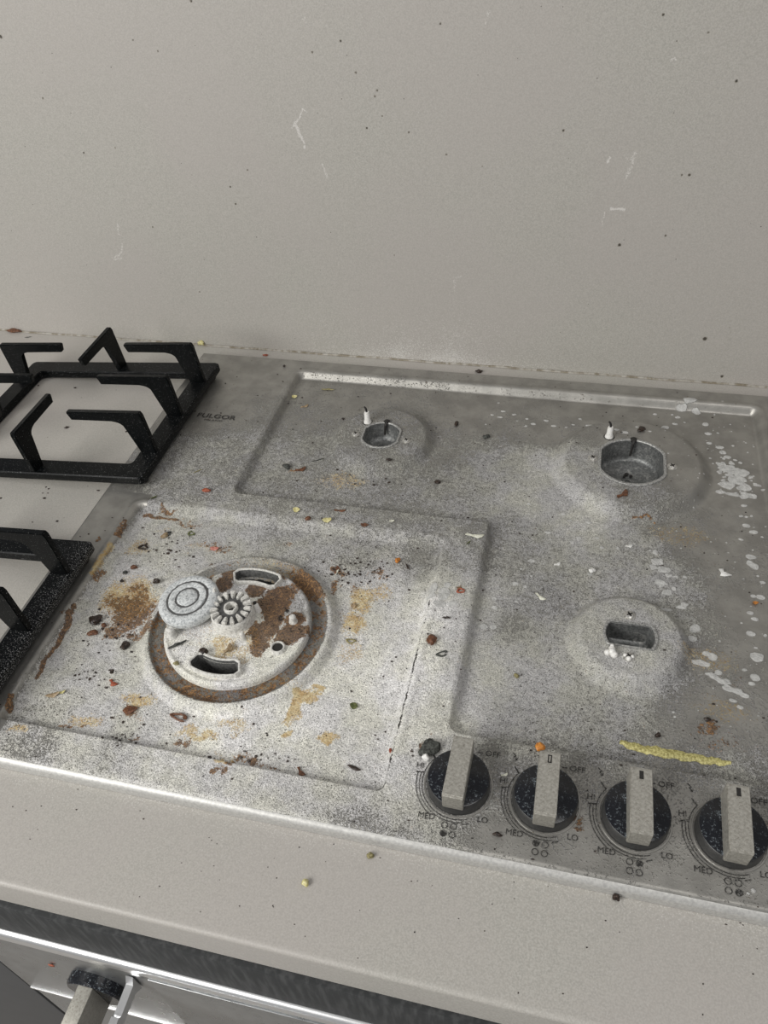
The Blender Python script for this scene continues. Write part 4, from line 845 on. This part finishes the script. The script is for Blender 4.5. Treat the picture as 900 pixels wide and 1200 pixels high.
for i, (kind, px, py, a, b, h, rot, colr, name, label, cat) in enumerate(DEB):
    if not name: continue
    zz = 0.; x, y = S(px, py, 0)
    for _ in range(4): zz = Hat(x, y); x, y = S(px, py, zz + h * .35)
    if kind in ('shard', 'flake'):
        zz = max(Hat(x + dx * a * .4, y + dy * b * .4) for dx in (-1, 0, 1) for dy in (-1, 0, 1))
    o = from_bm(name, crumb_mesh(kind, a, b, h, i), CM[colr], angle=60); o.location = (x * MM, y * MM, (zz - .05) * MM); o.rotation_euler = (0, 0, math.radians(rot))
    tag(o, label, cat, 'food debris on the hob')
# on the wok plate
for kind, px, py, a, b, h, rot, colr, name, label, cat in [('chunk',239,765,6,5,5,20,'black','food_crumb','black crumb behind the front slot of the wok burner plate','crumb'), ('shred',208,756,15,2,2.4,50,'ash','food_shred','dark twig on the white left half of the wok burner plate','food shred'),
     ('chunk',207,778,4,3,2.5,0,'olive','food_crumb','small olive crumb left of the front slot of the wok plate','crumb'), ('shard',268,762,9,7,4,60,'tan','food_flake','tan curled flake in the middle of the wok burner plate','food flake')]:
    x, y = S(px, py, ZP + 1); o = from_bm(name, crumb_mesh(kind, a, b, h, hash(px) % 97), CM[colr], angle=60); o.location = (x * MM, y * MM, (ZP + .3 + (1.2 if px == 268 else .2)) * MM); o.rotation_euler = (0, 0, math.radians(rot)); tag(o, label, cat, 'food debris on the hob')
# long yellow green shred on the front slope of the right well
pts = [S(px, py, -4) for px, py in ((727, 867), (745, 873), (775, 879), (805, 884), (835, 889), (858, 892))]
bm = bmesh.new(); L = []
dense = []
for k in range(45):
    t = k / 44 * (len(pts) - 1); i = min(int(t), len(pts) - 2); f = t - i; dense.append((pts[i][0] * (1 - f) + pts[i + 1][0] * f, pts[i][1] * (1 - f) + pts[i + 1][1] * f + .5 * math.sin(k * .9)))
for k, (x, y) in enumerate(dense):
    wd = 7.5 * (math.sin(math.pi * (k + 2) / 48) ** .5) * (.8 + .35 * random.random()); row = []
    for j in range(6):
        u = j / 5 - .5; xx, yy = x + u * wd * .12, y + u * wd; row.append(bm.verts.new((xx, yy, Hat(xx, yy) + .25 + 1.3 * max(0, (1 - abs(2 * u))) * (.85 + .2 * random.random()))))
    L.append(row)
for p, q in zip(L, L[1:]):
    for j in range(5): bm.faces.new([p[j], p[j + 1], q[j + 1], q[j]])
tag(from_bm('vegetable_shred', bm, crumb_mat('dried_husk', (.30, .26, .08), (.68, .63, .27), .45), angle=70), 'long yellow green vegetable shred along the front edge of the right well', 'food shred', 'food debris on the hob')
bm = crumb_mesh('chunk', 5, 1.5, 3, 3); x, z = SY(61, 1132, YF)
o = from_bm('food_crumb', bm, CM['red'], angle=60); o.location = (x * MM, YF * MM, z * MM); tag(o, 'red crumb stuck to the steel oven front, bottom left', 'crumb', 'food debris on the hob')
# uncountable dark grit
bm = bmesh.new()
def grit(x, y, r, z):
    g = bmesh.ops.create_icosphere(bm, subdivisions=1, radius=r)
    sx, sy = .7 + .9 * random.random(), .6 + .5 * random.random()
    for v in g['verts']: v.co = Vector((v.co.x * sx * (1 + .3 * (random.random() - .5)) + x, v.co.y * sy + y, v.co.z * .6 + z + r * .25))
for _ in range(420):
    x = random.uniform(-40, 560); y = random.uniform(0, 505)
    if any(incup(np.float64(x), np.float64(y), c, 4) for c in CUPS.values()) or math.hypot(x - WK[0], y - WK[1]) < 72: continue
    if x > 300 and y < 75 and abs(((x - 331.6 + 27.6) % 55.3) - 27.6) < 24 and 15 < y < 66: continue
    grit(x, y, random.choice((.45, .5, .6, .7, .9)), Hat(x, y))
for cx_, cy_, n_, sp_ in ((130, 740, 30, 25), (195, 640, 30, 30), (395, 670, 26, 20), (440, 670, 30, 22), (150, 860, 20, 20), (110, 790, 20, 15), (300, 880, 24, 30), (430, 560, 10, 30)):
    X0, Y0 = S(cx_, cy_, -4)
    for _ in range(n_):
        x, y = random.gauss(X0, sp_ * .5), random.gauss(Y0, sp_ * .4)
        if math.hypot(x - WK[0], y - WK[1]) > 72: grit(x, y, random.uniform(.5, 1.3), Hat(x, y))
tag(from_bm('dark_grit', bm, CM['black'], smooth=False), 'fine black grit scattered over the hob top', 'grit', kind='stuff')
bm = bmesh.new()
for _ in range(70): grit(random.uniform(-30, 600), random.uniform(-70, -5), random.uniform(.3, .6), ZC)
for px, py in ((54, 571), (57, 573), (50, 578), (56, 578), (52, 584), (1, 584), (67, 611), (38, 612), (115, 575), (45, 452), (44, 443), (148, 506), (180, 543)):
    x, y = S(px, py, ZC); grit(x, y, random.uniform(.7, 1.5) , ZC)
tag(from_bm('worktop_grit', bm, CM['black'], smooth=False), 'fine black specks lying on the quartz worktop', 'grit', kind='stuff')
